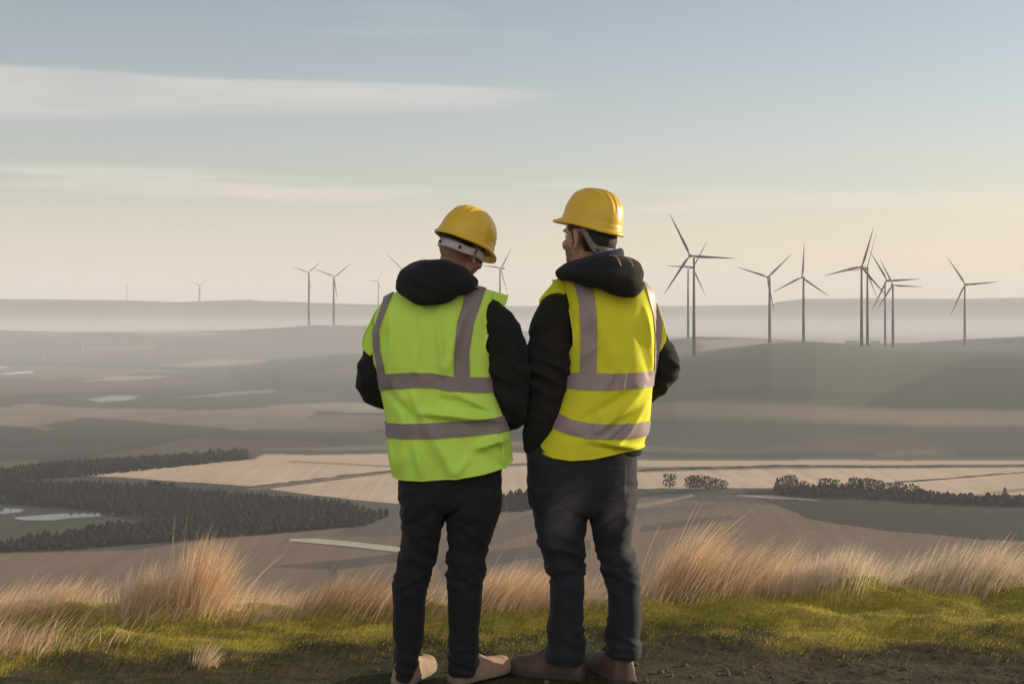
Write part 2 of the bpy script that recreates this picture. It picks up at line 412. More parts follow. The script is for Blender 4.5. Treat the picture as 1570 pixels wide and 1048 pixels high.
paint([(240, 560), (330, 551), (420, 553), (380, 560), (290, 562)], (.27, .22, .165), 1200, 3300)
paint([(132, 612), (170, 607), (212, 607), (200, 613), (150, 616)], (.30, .30, .30), 1000, 3000)
paint([(260, 609), (330, 603), (420, 598), (420, 601), (330, 607)], (.22, .22, .22), 1000, 3000)
paint([(-300, 578), (40, 560), (300, 568), (200, 574), (0, 580)], (.13, .125, .11), 1500, 3300)
paint([(-300, 545), (0, 540), (400, 530), (900, 528), (900, 545), (300, 552), (0, 556)], (.055, .057, .055), 1500, 3500)
paint([(150, 508), (240, 505), (330, 510), (230, 511)], (.30, .28, .22), 3000, 4200)
paint([(1050, 520), (1200, 522), (1160, 530), (1100, 534)], (.22, .205, .15), 1500, 3000)

# ---- near ground: moss on the bank, peat and dirt on the track
nearm = Df < 14
fu = CX + F * Xf / np.maximum(Yf, 2.0)
y0 = interp(fu, [(-400, 5.4), (300, 5.6), (800, 5.95), (1100, 5.85), (1570, 5.7), (2000, 5.6)])
tb = (Yf - y0) / .85
dirt = np.array([.060, .040, .039]); moss = np.array([.27, .23, .040]); peat = np.array([.060, .050, .030]); straw = np.array([.26, .18, .095])
n1 = fbm(Xf * 2.3, Yf * 3.1, 4, 61); n2 = fbm(Xf * 9, Yf * 13, 3, 62)
g = smooth01((tb + .45 * n1 - .10 + .10 * smooth01((500 - fu) / 300)) / .35)
cg = dirt * (1 + .35 * n2)[:, None]
track = smooth01((fu - 820 + 260 * n1) / 260)            # left of the men the track is grown over
pe = np.clip(smooth01((tb + .9 + .3 * n1) / .6) + (1 - track) * .9, 0, 1)[:, None]
peat = np.where((track < .5)[:, None], np.array([.050, .047, .024]), peat)
cg = cg * (1 - pe) + peat * (1 + .5 * n2)[:, None] * pe
cg = cg * (1 - g[:, None]) + moss * (1 + .35 * n1 + .3 * n2)[:, None] * g[:, None]
st = smooth01((n1 * .8 + (Yf - 7.2) / .5 + .2) / .5)[:, None]
st = np.maximum(st, (smooth01((160 - fu) / 240 + n1 * .7) * smooth01((Yf - 5.7) / .4))[:, None] * .6)
cg = cg * (1 - st) + straw * .6 * (1 + .4 * n2)[:, None] * st
C = np.where(nearm[:, None], cg, C)
hs = (Df >= 14) & (Df < 420)
C[hs] = np.array([.11, .092, .06])

# unseen ground behind the viewpoint, made pale to bounce sunlight onto the men
C = np.where((Yf < 3.2)[:, None], np.array([.34, .27, .17]) * (1 + .3 * n1)[:, None], C)
# soften the field boundaries a little
Cg = C.reshape(len(rows), len(uc), 3); Cs = Cg.copy()
for _ in range(2):
    Cs[1:-1] = (Cs[:-2] + 2 * Cs[1:-1] + Cs[2:]) / 4; Cs[:, 1:-1] = (Cs[:, :-2] + 2 * Cs[:, 1:-1] + Cs[:, 2:]) / 4
C = np.where((Df > 900)[:, None], Cs.reshape(-1, 3), C)
ground_mat, gnt, gb = mat_new('ground'); L = gnt.links
at = N(gnt, 'ShaderNodeAttribute', attribute_name='cover')
gtc = N(gnt, 'ShaderNodeTexCoord')
gmp = N(gnt, 'ShaderNodeMapping'); gmp.inputs['Rotation'].default_value = (0, 0, R(64)); gmp.inputs['Scale'].default_value = (.20, .006, .05)
L.new(gtc.outputs['Object'], gmp.inputs[0])
fur = N(gnt, 'ShaderNodeTexNoise', i_Scale=1.0, i_Detail=3.0); L.new(gmp.outputs[0], fur.inputs['Vector'])      # tramlines and plough lines
fin = N(gnt, 'ShaderNodeTexNoise', i_Scale=38.0, i_Detail=6.0, i_Roughness=.65); L.new(gtc.outputs['Object'], fin.inputs['Vector'])
mr1 = N(gnt, 'ShaderNodeMapRange'); L.new(fur.outputs['Fac'], mr1.inputs[0])
for i, v in enumerate((.3, .7, .88, 1.12)): mr1.inputs[i + 1].default_value = v
mr2 = N(gnt, 'ShaderNodeMapRange'); L.new(fin.outputs['Fac'], mr2.inputs[0])
for i, v in enumerate((.25, .75, .55, 1.45)): mr2.inputs[i + 1].default_value = v
til = N(gnt, 'ShaderNodeAttribute', attribute_name='tilled'); fm = N(gnt, 'ShaderNodeMix'); fm.inputs[2].default_value = 1.0; L.new(til.outputs['Fac'], fm.inputs[0]); L.new(mr1.outputs[0], fm.inputs[3])
mm = N(gnt, 'ShaderNodeMath', operation='MULTIPLY'); L.new(fm.outputs[0], mm.inputs[0]); L.new(mr2.outputs[0], mm.inputs[1])
vm = N(gnt, 'ShaderNodeVectorMath', operation='SCALE'); L.new(at.outputs['Color'], vm.inputs[0]); L.new(mm.outputs[0], vm.inputs['Scale'])
L.new(vm.outputs[0], gb.inputs['Base Color'])
gb.inputs['Roughness'].default_value = .95; gb.inputs['Specular IOR Level'].default_value = .1
gbp = N(gnt, 'ShaderNodeBump', i_Strength=.7, i_Distance=.02); L.new(fin.outputs['Fac'], gbp.inputs['Height']); L.new(gbp.outputs[0], gb.inputs['Normal'])
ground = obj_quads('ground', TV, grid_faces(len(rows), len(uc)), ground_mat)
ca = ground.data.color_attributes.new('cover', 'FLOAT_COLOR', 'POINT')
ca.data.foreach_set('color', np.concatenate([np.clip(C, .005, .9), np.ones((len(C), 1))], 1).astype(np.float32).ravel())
ta = ground.data.attributes.new('tilled', 'FLOAT', 'POINT'); ta.data.foreach_set('value', (smooth01((Df - 420) / 60) * smooth01((1010 - Df) / 60) * .95 + .05).astype(np.float32))
tag(ground, kind='structure')

# exact height of the sheet itself, so that things stand on what is rendered
def hgt(x, y): return float(height(np.array([x]), np.array([y]))[0])
def hit(u, v, dmin, dmax, n=900):
    """first point of the terrain that the camera sees at photo position (u, v) between two distances"""
    D = np.geomspace(dmin, dmax, n); x = (u - CX) / F * D; z = CAMZ - (v - HY) / F * D
    h = height(x, D); k = np.nonzero(h >= z)[0]
    i = k[0] if len(k) else n - 1
    return Vector((x[i], D[i], h[i]))

# ---- water in the valley
water, wnt, wb = mat_new('water')
wb.inputs['Base Color'].default_value = (.03, .04, .05, 1); wb.inputs['Roughness'].default_value = .12; wb.inputs['IOR'].default_value = 1.33
wtc = N(wnt, 'ShaderNodeTexCoord'); wn = N(wnt, 'ShaderNodeTexNoise', i_Scale=.8, i_Detail=3.0); wnt.links.new(wtc.outputs['Object'], wn.inputs['Vector'])
wbp = N(wnt, 'ShaderNodeBump', i_Strength=.08, i_Distance=.05); wnt.links.new(wn.outputs['Fac'], wbp.inputs['Height']); wnt.links.new(wbp.outputs[0], wb.inputs['Normal'])
def pond(u0, u1, v0, v1, seed, tilt=0.0):
    """a shallow flood pool: irregular flat outline at valley level"""
    c = hit((u0 + u1) / 2, (v0 + v1) / 2, 500, 4000)
    D = c.y; rx = (u1 - u0) / 2 / F * D; ry = max(3.0, (v1 - v0) / 2 / F * D * D / (CAMZ - c.z))
    n = 64; a = np.linspace(0, 2 * np.pi, n, endpoint=False)
    rr = 1 + .22 * vnoise(np.cos(a) * 1.7 + seed, np.sin(a) * 1.7, seed)
    ex = np.abs(np.cos(a)) ** 1.0 * np.sign(np.cos(a)) * rx * rr; ey = np.sin(a) * ry * rr * (1 - .5 * np.abs(np.cos(a)) ** 3) + tilt * ex
    zt = height(c.x + ex, c.y + ey).max() + .25
    V = np.concatenate([[[0, 0, 0]], np.stack([ex, ey, np.zeros(n)], 1)])
    Q = [(0, 1 + i, 1 + (i + 1) % n) for i in range(n)]
    o = mesh_np('pond', V, np.array(Q).ravel(), np.full(n, 3), water); o.location = (c.x, c.y, zt)
    tag(o, kind='structure'); return o
pond(-90, 42, 780, 789, 3); pond(22, 118, 790, 798, 8); pond(62, 178, 787, 794, 14, .10)
pond(-60, 14, 561, 566, 6); pond(8, 50, 569, 574, 7)


# ---- pale farm track below the crest
tm = plain('track_gravel', (.42, .37, .32), .95, .1, .2, .3)
pts = [hit(u, v, 400, 1000) for u, v in [(444, 828), (480, 829), (520, 833), (560, 837), (585, 840), (600, 841.5), (608, 842.5), (614, 843)]]
Vt = []; 
for i, p in enumerate(pts):
    wd = 6.5 if 0 < i < 7 else 3.0
    for j in range(5):
        y = p.y + (j / 4 - .5) * 2 * wd; x = p.x
        Vt.append((x, y, hgt(x, y) + .25))
track_o = obj_quads('farm_track', Vt, grid_faces(len(pts), 5), tm); tag(track_o, kind='structure')
# ------------------------------------------------------------------ wind turbines
turb_mat = plain('turbine_backlit_dark', (.030, .032, .035), .55, .3, .10, .2)  # backlit darkness of the turbines is put into this near-black colour
def tube_np(path, radii, n=12, cap=True):
    """round tube through points; returns V, quads(list), tris(list)"""
    P = [Vector(p) for p in path]; V = []; Q = []
    prev = None
    for i, p in enumerate(P):
        t = (P[min(i + 1, len(P) - 1)] - P[max(i - 1, 0)]).normalized()
        a = prev if prev is not None else (Vector((1, 0, 0)) if abs(t.x) < .9 else Vector((0, 1, 0)))
        a = (a - t * a.dot(t)).normalized(); b = t.cross(a); prev = a
        for k in range(n):
            th = 2 * math.pi * k / n
            V.append(p + (a * math.cos(th) + b * math.sin(th)) * radii[i])
    for i in range(len(P) - 1):
        for k in range(n):
            k2 = (k + 1) % n
            Q.append((i * n + k, i * n + k2, (i + 1) * n + k2, (i + 1) * n + k))
    if cap:
        Q.append(tuple(range(n - 1, -1, -1))); Q.append(tuple((len(P) - 1) * n + k for k in range(n)))
    return V, Q
def polys(name, V, Q, mat, parent=None, smooth=True):
    return mesh_np(name, [tuple(v) for v in V], np.concatenate([np.array(q) for q in Q]), [len(q) for q in Q], mat, smooth, parent)

def blade_mesh(Rb, parent):
    """tapered, slightly twisted aerofoil along +Z from the hub"""
    st = [(0, .022, .9), (.05, .024, .9), (.12, .042, .45), (.22, .052, .26), (.4, .042, .2), (.6, .031, .17), (.8, .020, .15), (.95, .010, .14), (1.0, .003, .2)]
    V = []; n = 10
    for t, c, th in st:
        tw = R(24 * (1 - t) ** 2 - 2); ch = c * Rb * 1.15
        for k in range(n):
            a = 2 * math.pi * k / n
            x = math.cos(a) * ch * .5 + ch * (.18 if t > .1 else 0); y = math.sin(a) * ch * .5 * th
            V.append((x * math.cos(tw) - y * math.sin(tw), x * math.sin(tw) + y * math.cos(tw) - .012 * Rb * t * t, t * Rb))
    Q = [tuple(q) for q in grid_faces(len(st), n, True)] + [tuple((len(st) - 1) * n + k for k in range(n))]
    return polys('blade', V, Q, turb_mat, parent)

def fit_rotor(tips):
    """yaw foreshortening, radius and phase that best explain the measured blade tips"""
    best = None
    for c in np.arange(.55, 1.001, .05):
        for ph in np.arange(0, 120, 2.0):
            ang = np.radians(ph + np.array([0, 120, 240]))
            d = np.stack([np.cos(ang) * c, np.sin(ang)], 1)
            for Rr in np.arange(18, 100, 1.0):
                pr = d * Rr; e = 0
                for t in tips: e += min(((pr - np.array(t)) ** 2).sum(1))
                e += (1 - c) * 15
                if best is None or e < best[0]: best = (e, c, ph, Rr)
    return best[1:]

FITS = {}
def turbine(hub, tips, base_v, D, label, tower_dx=0.0, side=1, name='wind_turbine', group='wind turbines on the hills', wide=1.0, fit=None):
    c, ph, Rr = fit if fit else fit_rotor([(t[0] - hub[0], hub[1] - t[1]) for t in tips])
    FITS[label] = (round(float(c), 2), float(ph), float(Rr))
    s = D / F
    H = px(hub[0], hub[1], D)
    base = px(hub[0] + tower_dx, base_v, D)
    gz = min(hgt(base.x, base.y) - .5, base.z)
    zh = H.z - gz; Rb = Rr * s
    root = empty(name, (base.x, base.y, gz))
    tag(root, label, 'wind turbine', group)
    tw = tube_np([(0, 0, 0), (0, 0, zh * .33), (0, 0, zh * .66), (0, 0, zh - Rb * .035)], [2.6 * s * wide, 2.2 * s * wide, 1.9 * s * wide, 1.45 * s * wide], 16)
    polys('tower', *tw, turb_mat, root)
    yaw = math.acos(min(1, c)) * side
    # nacelle: rounded box pointing at the rotor (towards the camera, turned by the yaw)
    fx, fy = math.sin(yaw), -math.cos(yaw)
    Ln = Rb * .11
    hubp = Vector((H.x - base.x, fy * Ln * .75, zh)) if abs(tower_dx) > 0 else Vector((fx * Ln * .75, fy * Ln * .75, zh))
    V = []; ns = 12
    for t, r in [(-1, .55), (-.92, .85), (-.3, 1), (.5, .95), (.75, .7)]:
        for k in range(ns):
            a = 2 * math.pi * k / ns; q = .8
            sx_ = abs(math.cos(a)) ** q * math.copysign(1, math.cos(a)); sz_ = abs(math.sin(a)) ** q * math.copysign(1, math.sin(a))
            lx, lz = sx_ * r * Rb * .036, sz_ * r * Rb * .036
            o = hubp * (t * .5 + .5) - Vector((fx, fy, 0)) * 0 if False else None
            V.append((fx * t * Ln + lx * -fy, fy * t * Ln + lx * fx, zh + lz))
    Q = [tuple(q) for q in grid_faces(5, ns, True)] + [tuple(range(ns - 1, -1, -1)), tuple(4 * ns + k for k in range(ns))]
    dx = hubp.x - fx * Ln * .75
    V = [(v[0] + dx, v[1], v[2]) for v in V]
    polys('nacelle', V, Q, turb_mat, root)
    # rotor: spinner with three blades, at rest
    sp = tube_np([(0, .4 * Ln * .3, 0), (0, -.15 * Ln, 0), (0, -.38 * Ln, 0), (0, -.5 * Ln, 0)], [.030 * Rb, .032 * Rb, .022 * Rb, .004 * Rb], 12)
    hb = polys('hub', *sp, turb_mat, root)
    hb.location = hubp; hb.rotation_euler = (0, 0, yaw)
    for k in range(3):
        b = blade_mesh(Rb, hb)
        ang = R(ph + 120 * k)          # measured counter-clockwise from the picture's right
        b.rotation_euler = (0, math.pi / 2 - ang, 0)
    return root

G = 'wind turbines on the hills'
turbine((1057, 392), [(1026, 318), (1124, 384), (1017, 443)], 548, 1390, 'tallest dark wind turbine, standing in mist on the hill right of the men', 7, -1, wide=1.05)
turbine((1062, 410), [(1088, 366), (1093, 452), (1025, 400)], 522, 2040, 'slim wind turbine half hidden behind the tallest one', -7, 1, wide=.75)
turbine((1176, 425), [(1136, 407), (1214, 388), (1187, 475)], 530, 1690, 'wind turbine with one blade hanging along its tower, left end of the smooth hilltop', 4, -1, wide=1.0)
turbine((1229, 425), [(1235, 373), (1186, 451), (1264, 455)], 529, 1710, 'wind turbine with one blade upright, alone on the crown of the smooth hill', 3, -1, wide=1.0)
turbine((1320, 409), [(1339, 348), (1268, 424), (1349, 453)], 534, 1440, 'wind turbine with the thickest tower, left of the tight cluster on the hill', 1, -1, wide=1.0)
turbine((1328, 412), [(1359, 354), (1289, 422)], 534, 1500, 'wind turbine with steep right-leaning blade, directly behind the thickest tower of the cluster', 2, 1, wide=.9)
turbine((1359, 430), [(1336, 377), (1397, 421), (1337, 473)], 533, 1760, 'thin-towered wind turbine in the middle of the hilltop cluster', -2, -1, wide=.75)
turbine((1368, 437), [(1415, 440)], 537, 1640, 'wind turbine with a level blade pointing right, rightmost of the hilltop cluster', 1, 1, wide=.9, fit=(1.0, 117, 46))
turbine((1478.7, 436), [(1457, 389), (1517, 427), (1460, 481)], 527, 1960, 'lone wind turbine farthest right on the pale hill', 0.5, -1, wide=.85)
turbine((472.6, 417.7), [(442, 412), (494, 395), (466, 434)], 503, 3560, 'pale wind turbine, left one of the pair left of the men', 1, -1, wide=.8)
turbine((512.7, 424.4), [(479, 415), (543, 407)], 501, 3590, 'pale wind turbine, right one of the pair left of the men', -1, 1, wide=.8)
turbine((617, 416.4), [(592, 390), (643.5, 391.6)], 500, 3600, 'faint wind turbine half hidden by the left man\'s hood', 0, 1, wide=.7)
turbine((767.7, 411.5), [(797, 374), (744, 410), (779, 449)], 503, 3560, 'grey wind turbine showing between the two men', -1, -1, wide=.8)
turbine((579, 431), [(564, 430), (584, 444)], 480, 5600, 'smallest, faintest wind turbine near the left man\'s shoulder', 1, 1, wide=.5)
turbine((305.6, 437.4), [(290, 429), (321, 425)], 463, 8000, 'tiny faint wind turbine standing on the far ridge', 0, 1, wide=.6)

# ------------------------------------------------------------------ masts in the valley and on the far ridge
mast_mat = plain('mast_steel', (.16, .16, .17), .6, .3, .1, .3)
pale_mat = plain('pale_tower', (.75, .74, .72), .6, .3, .1, .3)
def mast(u, v0, v1, D, mat, label, wpx):
    s = D / F; b = px(u, v1, D); g = hgt(b.x, b.y); b.z = min(b.z, g - .3)
    top = CAMZ - (v0 - HY) * s
    root = empty('mast', b); tag(root, label, 'mast')
    h = top - b.z
    polys('pole', *tube_np([(0, 0, 0), (0, 0, h * .45), (0, 0, h * .62)], [wpx * s * .5, wpx * s * .42, wpx * s * .36], 10), mat, root)
    polys('antenna', *tube_np([(0, 0, h * .62), (0, 0, h)], [wpx * s * .22, wpx * s * .10], 8), mat, root)
    for k in (.3, .5, .6):
        polys('bracket', *tube_np([(0, 0, h * k), (0, 0, h * k + s * 1.2)], [wpx * s * .8, wpx * s * .8], 10), mat, root)
mast(194.7, 425, 461, 7600, mast_mat, 'thin dark mast standing on the far left ridge', 1.2)
mast(67.8, 541, 573, 2800, pale_mat, 'pale slender mast in the hazy valley, left one of two', 2.0)
mast(127.6, 529, 561, 3000, pale_mat, 'pale slender mast in the hazy valley, fainter right one of two', 1.8)
# ------------------------------------------------------------------ woods, trees and hedges of the valley
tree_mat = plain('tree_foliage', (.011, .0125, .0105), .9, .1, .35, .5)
bark_mat = plain('bark', (.07, .055, .045), .9, .1, .2, 1.0)
def sample_polygon(poly, spacing, dmin, dmax, jit=.5):
    """jittered grid of ground points whose photo position lies in the polygon"""
    p = np.array(poly, float)
    ys = np.arange(dmin, dmax, spacing); out = []
    for y in ys:
        x0 = (p[:, 0].min() - CX) / F * y; x1 = (p[:, 0].max() - CX) / F * y
        x = np.arange(x0, x1, spacing); x = x + rng.uniform(-jit, jit, len(x)) * spacing; yy = y + rng.uniform(-jit, jit, len(x)) * spacing
        z = height(x, yy); u = CX + F * x / yy; v = HY + F * (CAMZ - z) / yy
        k = inside(poly, u, v)
        out.append(np.stack([x[k], yy[k], z[k]], 1))
    return np.concatenate(out)
def conifer_np(n=7):
    V = []; Q = []
    tiers = [(.06, .62, .50), (.26, .50, .70), (.46, .36, .88), (.66, .22, 1.0)]
    for z0, r, z1 in tiers:
        b = len(V)
        for k in range(n):
            a = 2 * math.pi * (k + .5 * (z0 > .3)) / n; rr = r * random.uniform(.72, 1.15)
            V.append((math.cos(a) * rr, math.sin(a) * rr, z0 + random.uniform(-.03, .05)))
        V.append((random.uniform(-.03, .03), random.uniform(-.03, .03), z1))
        for k in range(n): Q.append((b + k, b + (k + 1) % n, b + n))
    return np.array(V), np.array(Q)
def round_np(n=7):
    V = []; Q = []
    lv = [(.10, .28), (.28, .50), (.5, .56), (.72, .46), (.9, .22)]
    for i, (z, r) in enumerate(lv):
        for k in range(n):
            a = 2 * math.pi * (k + .5 * (i % 2)) / n; rr = r * random.uniform(.70, 1.25)
            V.append((math.cos(a) * rr, math.sin(a) * rr, z + random.uniform(-.06, .06)))
    V.append((0, 0, 1.0)); t = len(V) - 1
    for i in range(len(lv) - 1):
        for k in range(n):
            a, b = i * n + k, i * n + (k + 1) % n
            Q += [(a, b, b + n), (a, b + n, a + n)]
    for k in range(n): Q.append(((len(lv) - 1) * n + k, (len(lv) - 1) * n + (k + 1) % n, t))
    return np.array(V), np.array(Q)
def wood(poly, spacing_, dmin, dmax, h0, h1, label, conifer=.75, thin=None):
    pts = sample_polygon(poly, spacing_ * .78, dmin, dmax)
    protos = [conifer_np() for _ in range(5)] + [round_np() for _ in range(4)]
    V = []; T = []; b = 0
    for p in pts:
        pr = protos[random.randrange(5)] if random.random() < conifer else protos[5 + random.randrange(4)]
        h = random.uniform(h0, h1) * (1 + .25 * float(vnoise(p[0] / 30., p[1] / 40., 5))); r = h * random.uniform(.50, .72); a = random.uniform(0, 6.28)
        v = pr[0]; c, s_ = math.cos(a), math.sin(a)
        V.append(np.stack([(v[:, 0] * c - v[:, 1] * s_) * r + p[0], (v[:, 0] * s_ + v[:, 1] * c) * r + p[1], v[:, 2] * h + p[2] - .2], 1))
        T.append(pr[1] + b); b += len(v)
    o = obj_quads('wood', np.concatenate(V), np.concatenate(T), tree_mat, None, True)
    tag(o, label, 'wood', kind='stuff'); return o
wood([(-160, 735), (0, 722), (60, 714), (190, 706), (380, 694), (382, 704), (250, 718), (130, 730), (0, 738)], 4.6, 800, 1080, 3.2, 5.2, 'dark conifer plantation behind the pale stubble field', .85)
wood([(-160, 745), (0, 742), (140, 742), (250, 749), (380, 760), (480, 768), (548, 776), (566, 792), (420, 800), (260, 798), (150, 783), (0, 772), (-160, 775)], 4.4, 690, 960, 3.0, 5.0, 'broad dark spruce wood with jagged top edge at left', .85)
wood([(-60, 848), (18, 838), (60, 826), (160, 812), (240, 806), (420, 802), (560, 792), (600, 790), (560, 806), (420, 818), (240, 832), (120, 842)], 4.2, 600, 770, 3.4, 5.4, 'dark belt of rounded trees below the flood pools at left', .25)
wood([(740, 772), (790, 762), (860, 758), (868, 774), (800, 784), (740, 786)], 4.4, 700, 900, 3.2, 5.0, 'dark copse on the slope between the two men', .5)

def crown_mesh(kind, seed):
    rnd = random.Random(seed); V = []; Q = []
    N_ = 260
    for i in range(N_):
        if kind == 'conifer':
            z = rnd.random() ** 1.4; rad = (1 - z) * .36 + .02
        else:
            z = rnd.random(); rad = .46 * math.sqrt(max(0, 1 - ((z - .5) / .54) ** 2)) * (1 + .25 * math.sin(seed + z * 9))
        a = rnd.uniform(0, 6.283); rr = rad * rnd.random() ** .4
        c = Vector((math.cos(a) * rr, math.sin(a) * rr, .14 + z * .86)); s = rnd.uniform(.035, .085)
        n = Vector((rnd.gauss(0, 1), rnd.gauss(0, 1), rnd.gauss(0, 1))).normalized(); t = n.orthogonal().normalized(); b = n.cross(t)
        k = len(V); V += [c + t * s, c + b * s * .7, c - t * s * .9, c - b * s * .8]; Q.append((k, k + 1, k + 2, k + 3))
    me = bpy.data.meshes.new('crown'); me.from_pydata([tuple(v) for v in V], [], Q); me.materials.append(tree_mat); return me
def trunk_mesh():
    v, q = tube_np([(0, 0, -.03), (.004, 0, .15), (-.006, .004, .5), (0, 0, .85)], [.030, .024, .016, .004], 8)
    v2, q2 = tube_np([(0, 0, .30), (.10, .03, .46), (.18, .05, .60)], [.012, .008, .003], 6); b = len(v)
    v3, q3 = tube_np([(0, 0, .36), (-.10, -.04, .52), (-.16, -.03, .66)], [.012, .008, .003], 6); b2 = b + len(v2)
    me = bpy.data.meshes.new('trunk'); me.from_pydata([tuple(x) for x in v + v2 + v3], [], q + [tuple(i + b for i in f) for f in q2] + [tuple(i + b2 for i in f) for f in q3]); me.materials.append(bark_mat); return me
crowns = {('round', i): crown_mesh('round', i) for i in range(4)}; crowns.update({('conifer', i): crown_mesh('conifer', 20 + i) for i in range(3)})
trunk_me = trunk_mesh()
def tree(u, vtop, vbase, kind, label, group=None, wide=1.0, cat='tree'):
    b = hit(u, vbase, 500, 1300); s = b.y / F; h = max(3.0, (vbase - vtop) * s + .6)
    r = empty('tree', (b.x, b.y, b.z - .2), random.uniform(0, 6.28)); tag(r, label, cat, group); r.scale = (h * wide, h * wide, h)
    for nm, me in (('crown', crowns[(kind, random.randrange(3))]), ('trunk', trunk_me)):
        o = bpy.data.objects.new(nm, me); COL.objects.link(o); o.parent = r
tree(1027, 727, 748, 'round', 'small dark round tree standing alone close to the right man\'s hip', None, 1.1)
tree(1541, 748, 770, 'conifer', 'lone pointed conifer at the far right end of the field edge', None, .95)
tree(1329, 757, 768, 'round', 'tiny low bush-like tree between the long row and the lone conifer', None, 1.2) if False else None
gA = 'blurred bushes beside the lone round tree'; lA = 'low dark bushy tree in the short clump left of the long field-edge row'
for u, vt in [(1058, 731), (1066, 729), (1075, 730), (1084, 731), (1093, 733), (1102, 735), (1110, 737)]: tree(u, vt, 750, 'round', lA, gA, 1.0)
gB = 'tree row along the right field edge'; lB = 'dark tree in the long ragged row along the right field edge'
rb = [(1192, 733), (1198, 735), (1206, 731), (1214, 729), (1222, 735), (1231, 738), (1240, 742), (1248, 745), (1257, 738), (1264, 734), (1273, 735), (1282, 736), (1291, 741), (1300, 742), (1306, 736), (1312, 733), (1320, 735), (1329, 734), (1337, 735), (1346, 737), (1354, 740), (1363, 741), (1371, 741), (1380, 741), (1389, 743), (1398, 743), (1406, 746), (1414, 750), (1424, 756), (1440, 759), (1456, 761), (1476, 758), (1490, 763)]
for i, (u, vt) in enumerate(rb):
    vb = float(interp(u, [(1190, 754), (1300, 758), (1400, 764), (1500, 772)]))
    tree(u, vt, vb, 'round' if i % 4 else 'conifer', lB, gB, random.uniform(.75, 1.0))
wood([(1186, 752), (1300, 752), (1400, 758), (1480, 766), (1640, 769), (1640, 776), (1480, 774), (1300, 764), (1200, 760)], 4.2, 690, 960, 3.0, 5.0, 'dark scrub under the tree row at the right field edge', .1)

hedge_mat = plain('hedge_leaves', (.050, .050, .040), .9, .1, .3, .6)
def hedge(pts, label, hgt_m, wd=1.6):
    P = []
    for (a, b) in zip(pts[:-1], pts[1:]):
        n = max(2, int(abs(b[0] - a[0]) / 7))
        for i in range(n): P.append(hit(a[0] + (b[0] - a[0]) * i / n, a[1] + (b[1] - a[1]) * i / n, 500, 1400))
    P.append(hit(*pts[-1], 500, 1400)); V = []; m = 7
    for i, p in enumerate(P):
        hh = hgt_m * (1 + .35 * float(vnoise(p.x / 9., p.y / 9., 3)) + .25 * random.uniform(-1, 1)); w_ = wd * random.uniform(.7, 1.3)
        for j in range(m):
            a = math.pi * j / (m - 1); V.append((p.x + random.uniform(-.3, .3), p.y + math.cos(a) * w_ + random.uniform(-.2, .2), p.z - .3 + math.sin(a) ** .6 * hh * random.uniform(.85, 1.15)))
    o = obj_quads('hedge', V, grid_faces(len(P), m), hedge_mat, None, False); tag(o, label, 'hedge'); return o
hedge([(968, 722), (1040, 719), (1120, 717), (1200, 714), (1330, 716), (1450, 715), (1600, 714)], 'long thin dark hedge across the pale fields right of the men', 1.0)
hedge([(1372, 740), (1440, 735), (1520, 728), (1600, 722)], 'short dark hedge running up to the right edge above the tree row', .9)
hedge([(372, 748), (440, 740), (520, 730), (610, 721)], 'dark hedge crossing the pale stubble field left of the men', .8)

# ------------------------------------------------------------------ low sheds on the hilltop between the turbines
shed_wall = plain('shed_wall', (.30, .29, .28), .8, .2, .1, .5); shed_roof = plain('shed_roof', (.20, .20, .20), .6, .3, .1, .5)
def shed(u0, u1, v0, v1, D, label):
    s = D / F; c = px((u0 + u1) / 2, v1, D); g = hgt(c.x, c.y); w_ = (u1 - u0) * s; h = (v1 - v0) * s * .6; d = 9.0
    r = empty('shed', (c.x, c.y, g - .3)); tag(r, label, 'shed')
    bm = bmesh.new(); bmesh.ops.create_cube(bm, size=1.0, matrix=Matrix.Translation((0, 0, h / 2)) @ Matrix.Diagonal((w_, d, h, 1))); obj_bm('wall', bm, shed_wall, r, False)
    e = .6; V = [(-w_/2 - e, -d/2 - e, h), (w_/2 + e, -d/2 - e, h), (w_/2 + e, 0, h * 1.6), (-w_/2 - e, 0, h * 1.6), (-w_/2 - e, d/2 + e, h), (w_/2 + e, d/2 + e, h)]
    mesh_np('roof', [(x, y, z + .02) for x, y, z in V], [0, 1, 2, 3, 3, 2, 5, 4, 0, 3, 4, 1, 5, 2], [4, 4, 3, 3], shed_roof, False, r)
    bm = bmesh.new(); bmesh.ops.create_cube(bm, size=1.0, matrix=Matrix.Translation((w_ * .2, -d / 2 - .05, h * .4)) @ Matrix.Diagonal((w_ * .16, .12, h * .8, 1))); obj_bm('door', bm, shed_roof, r, False)
shed(1297, 1317, 523, 530, 2050, 'longer low grey shed at the foot of the hilltop turbines')
shed(1335, 1348, 526, 532, 2050, 'shorter low grey shed right of the thickest turbine towers')

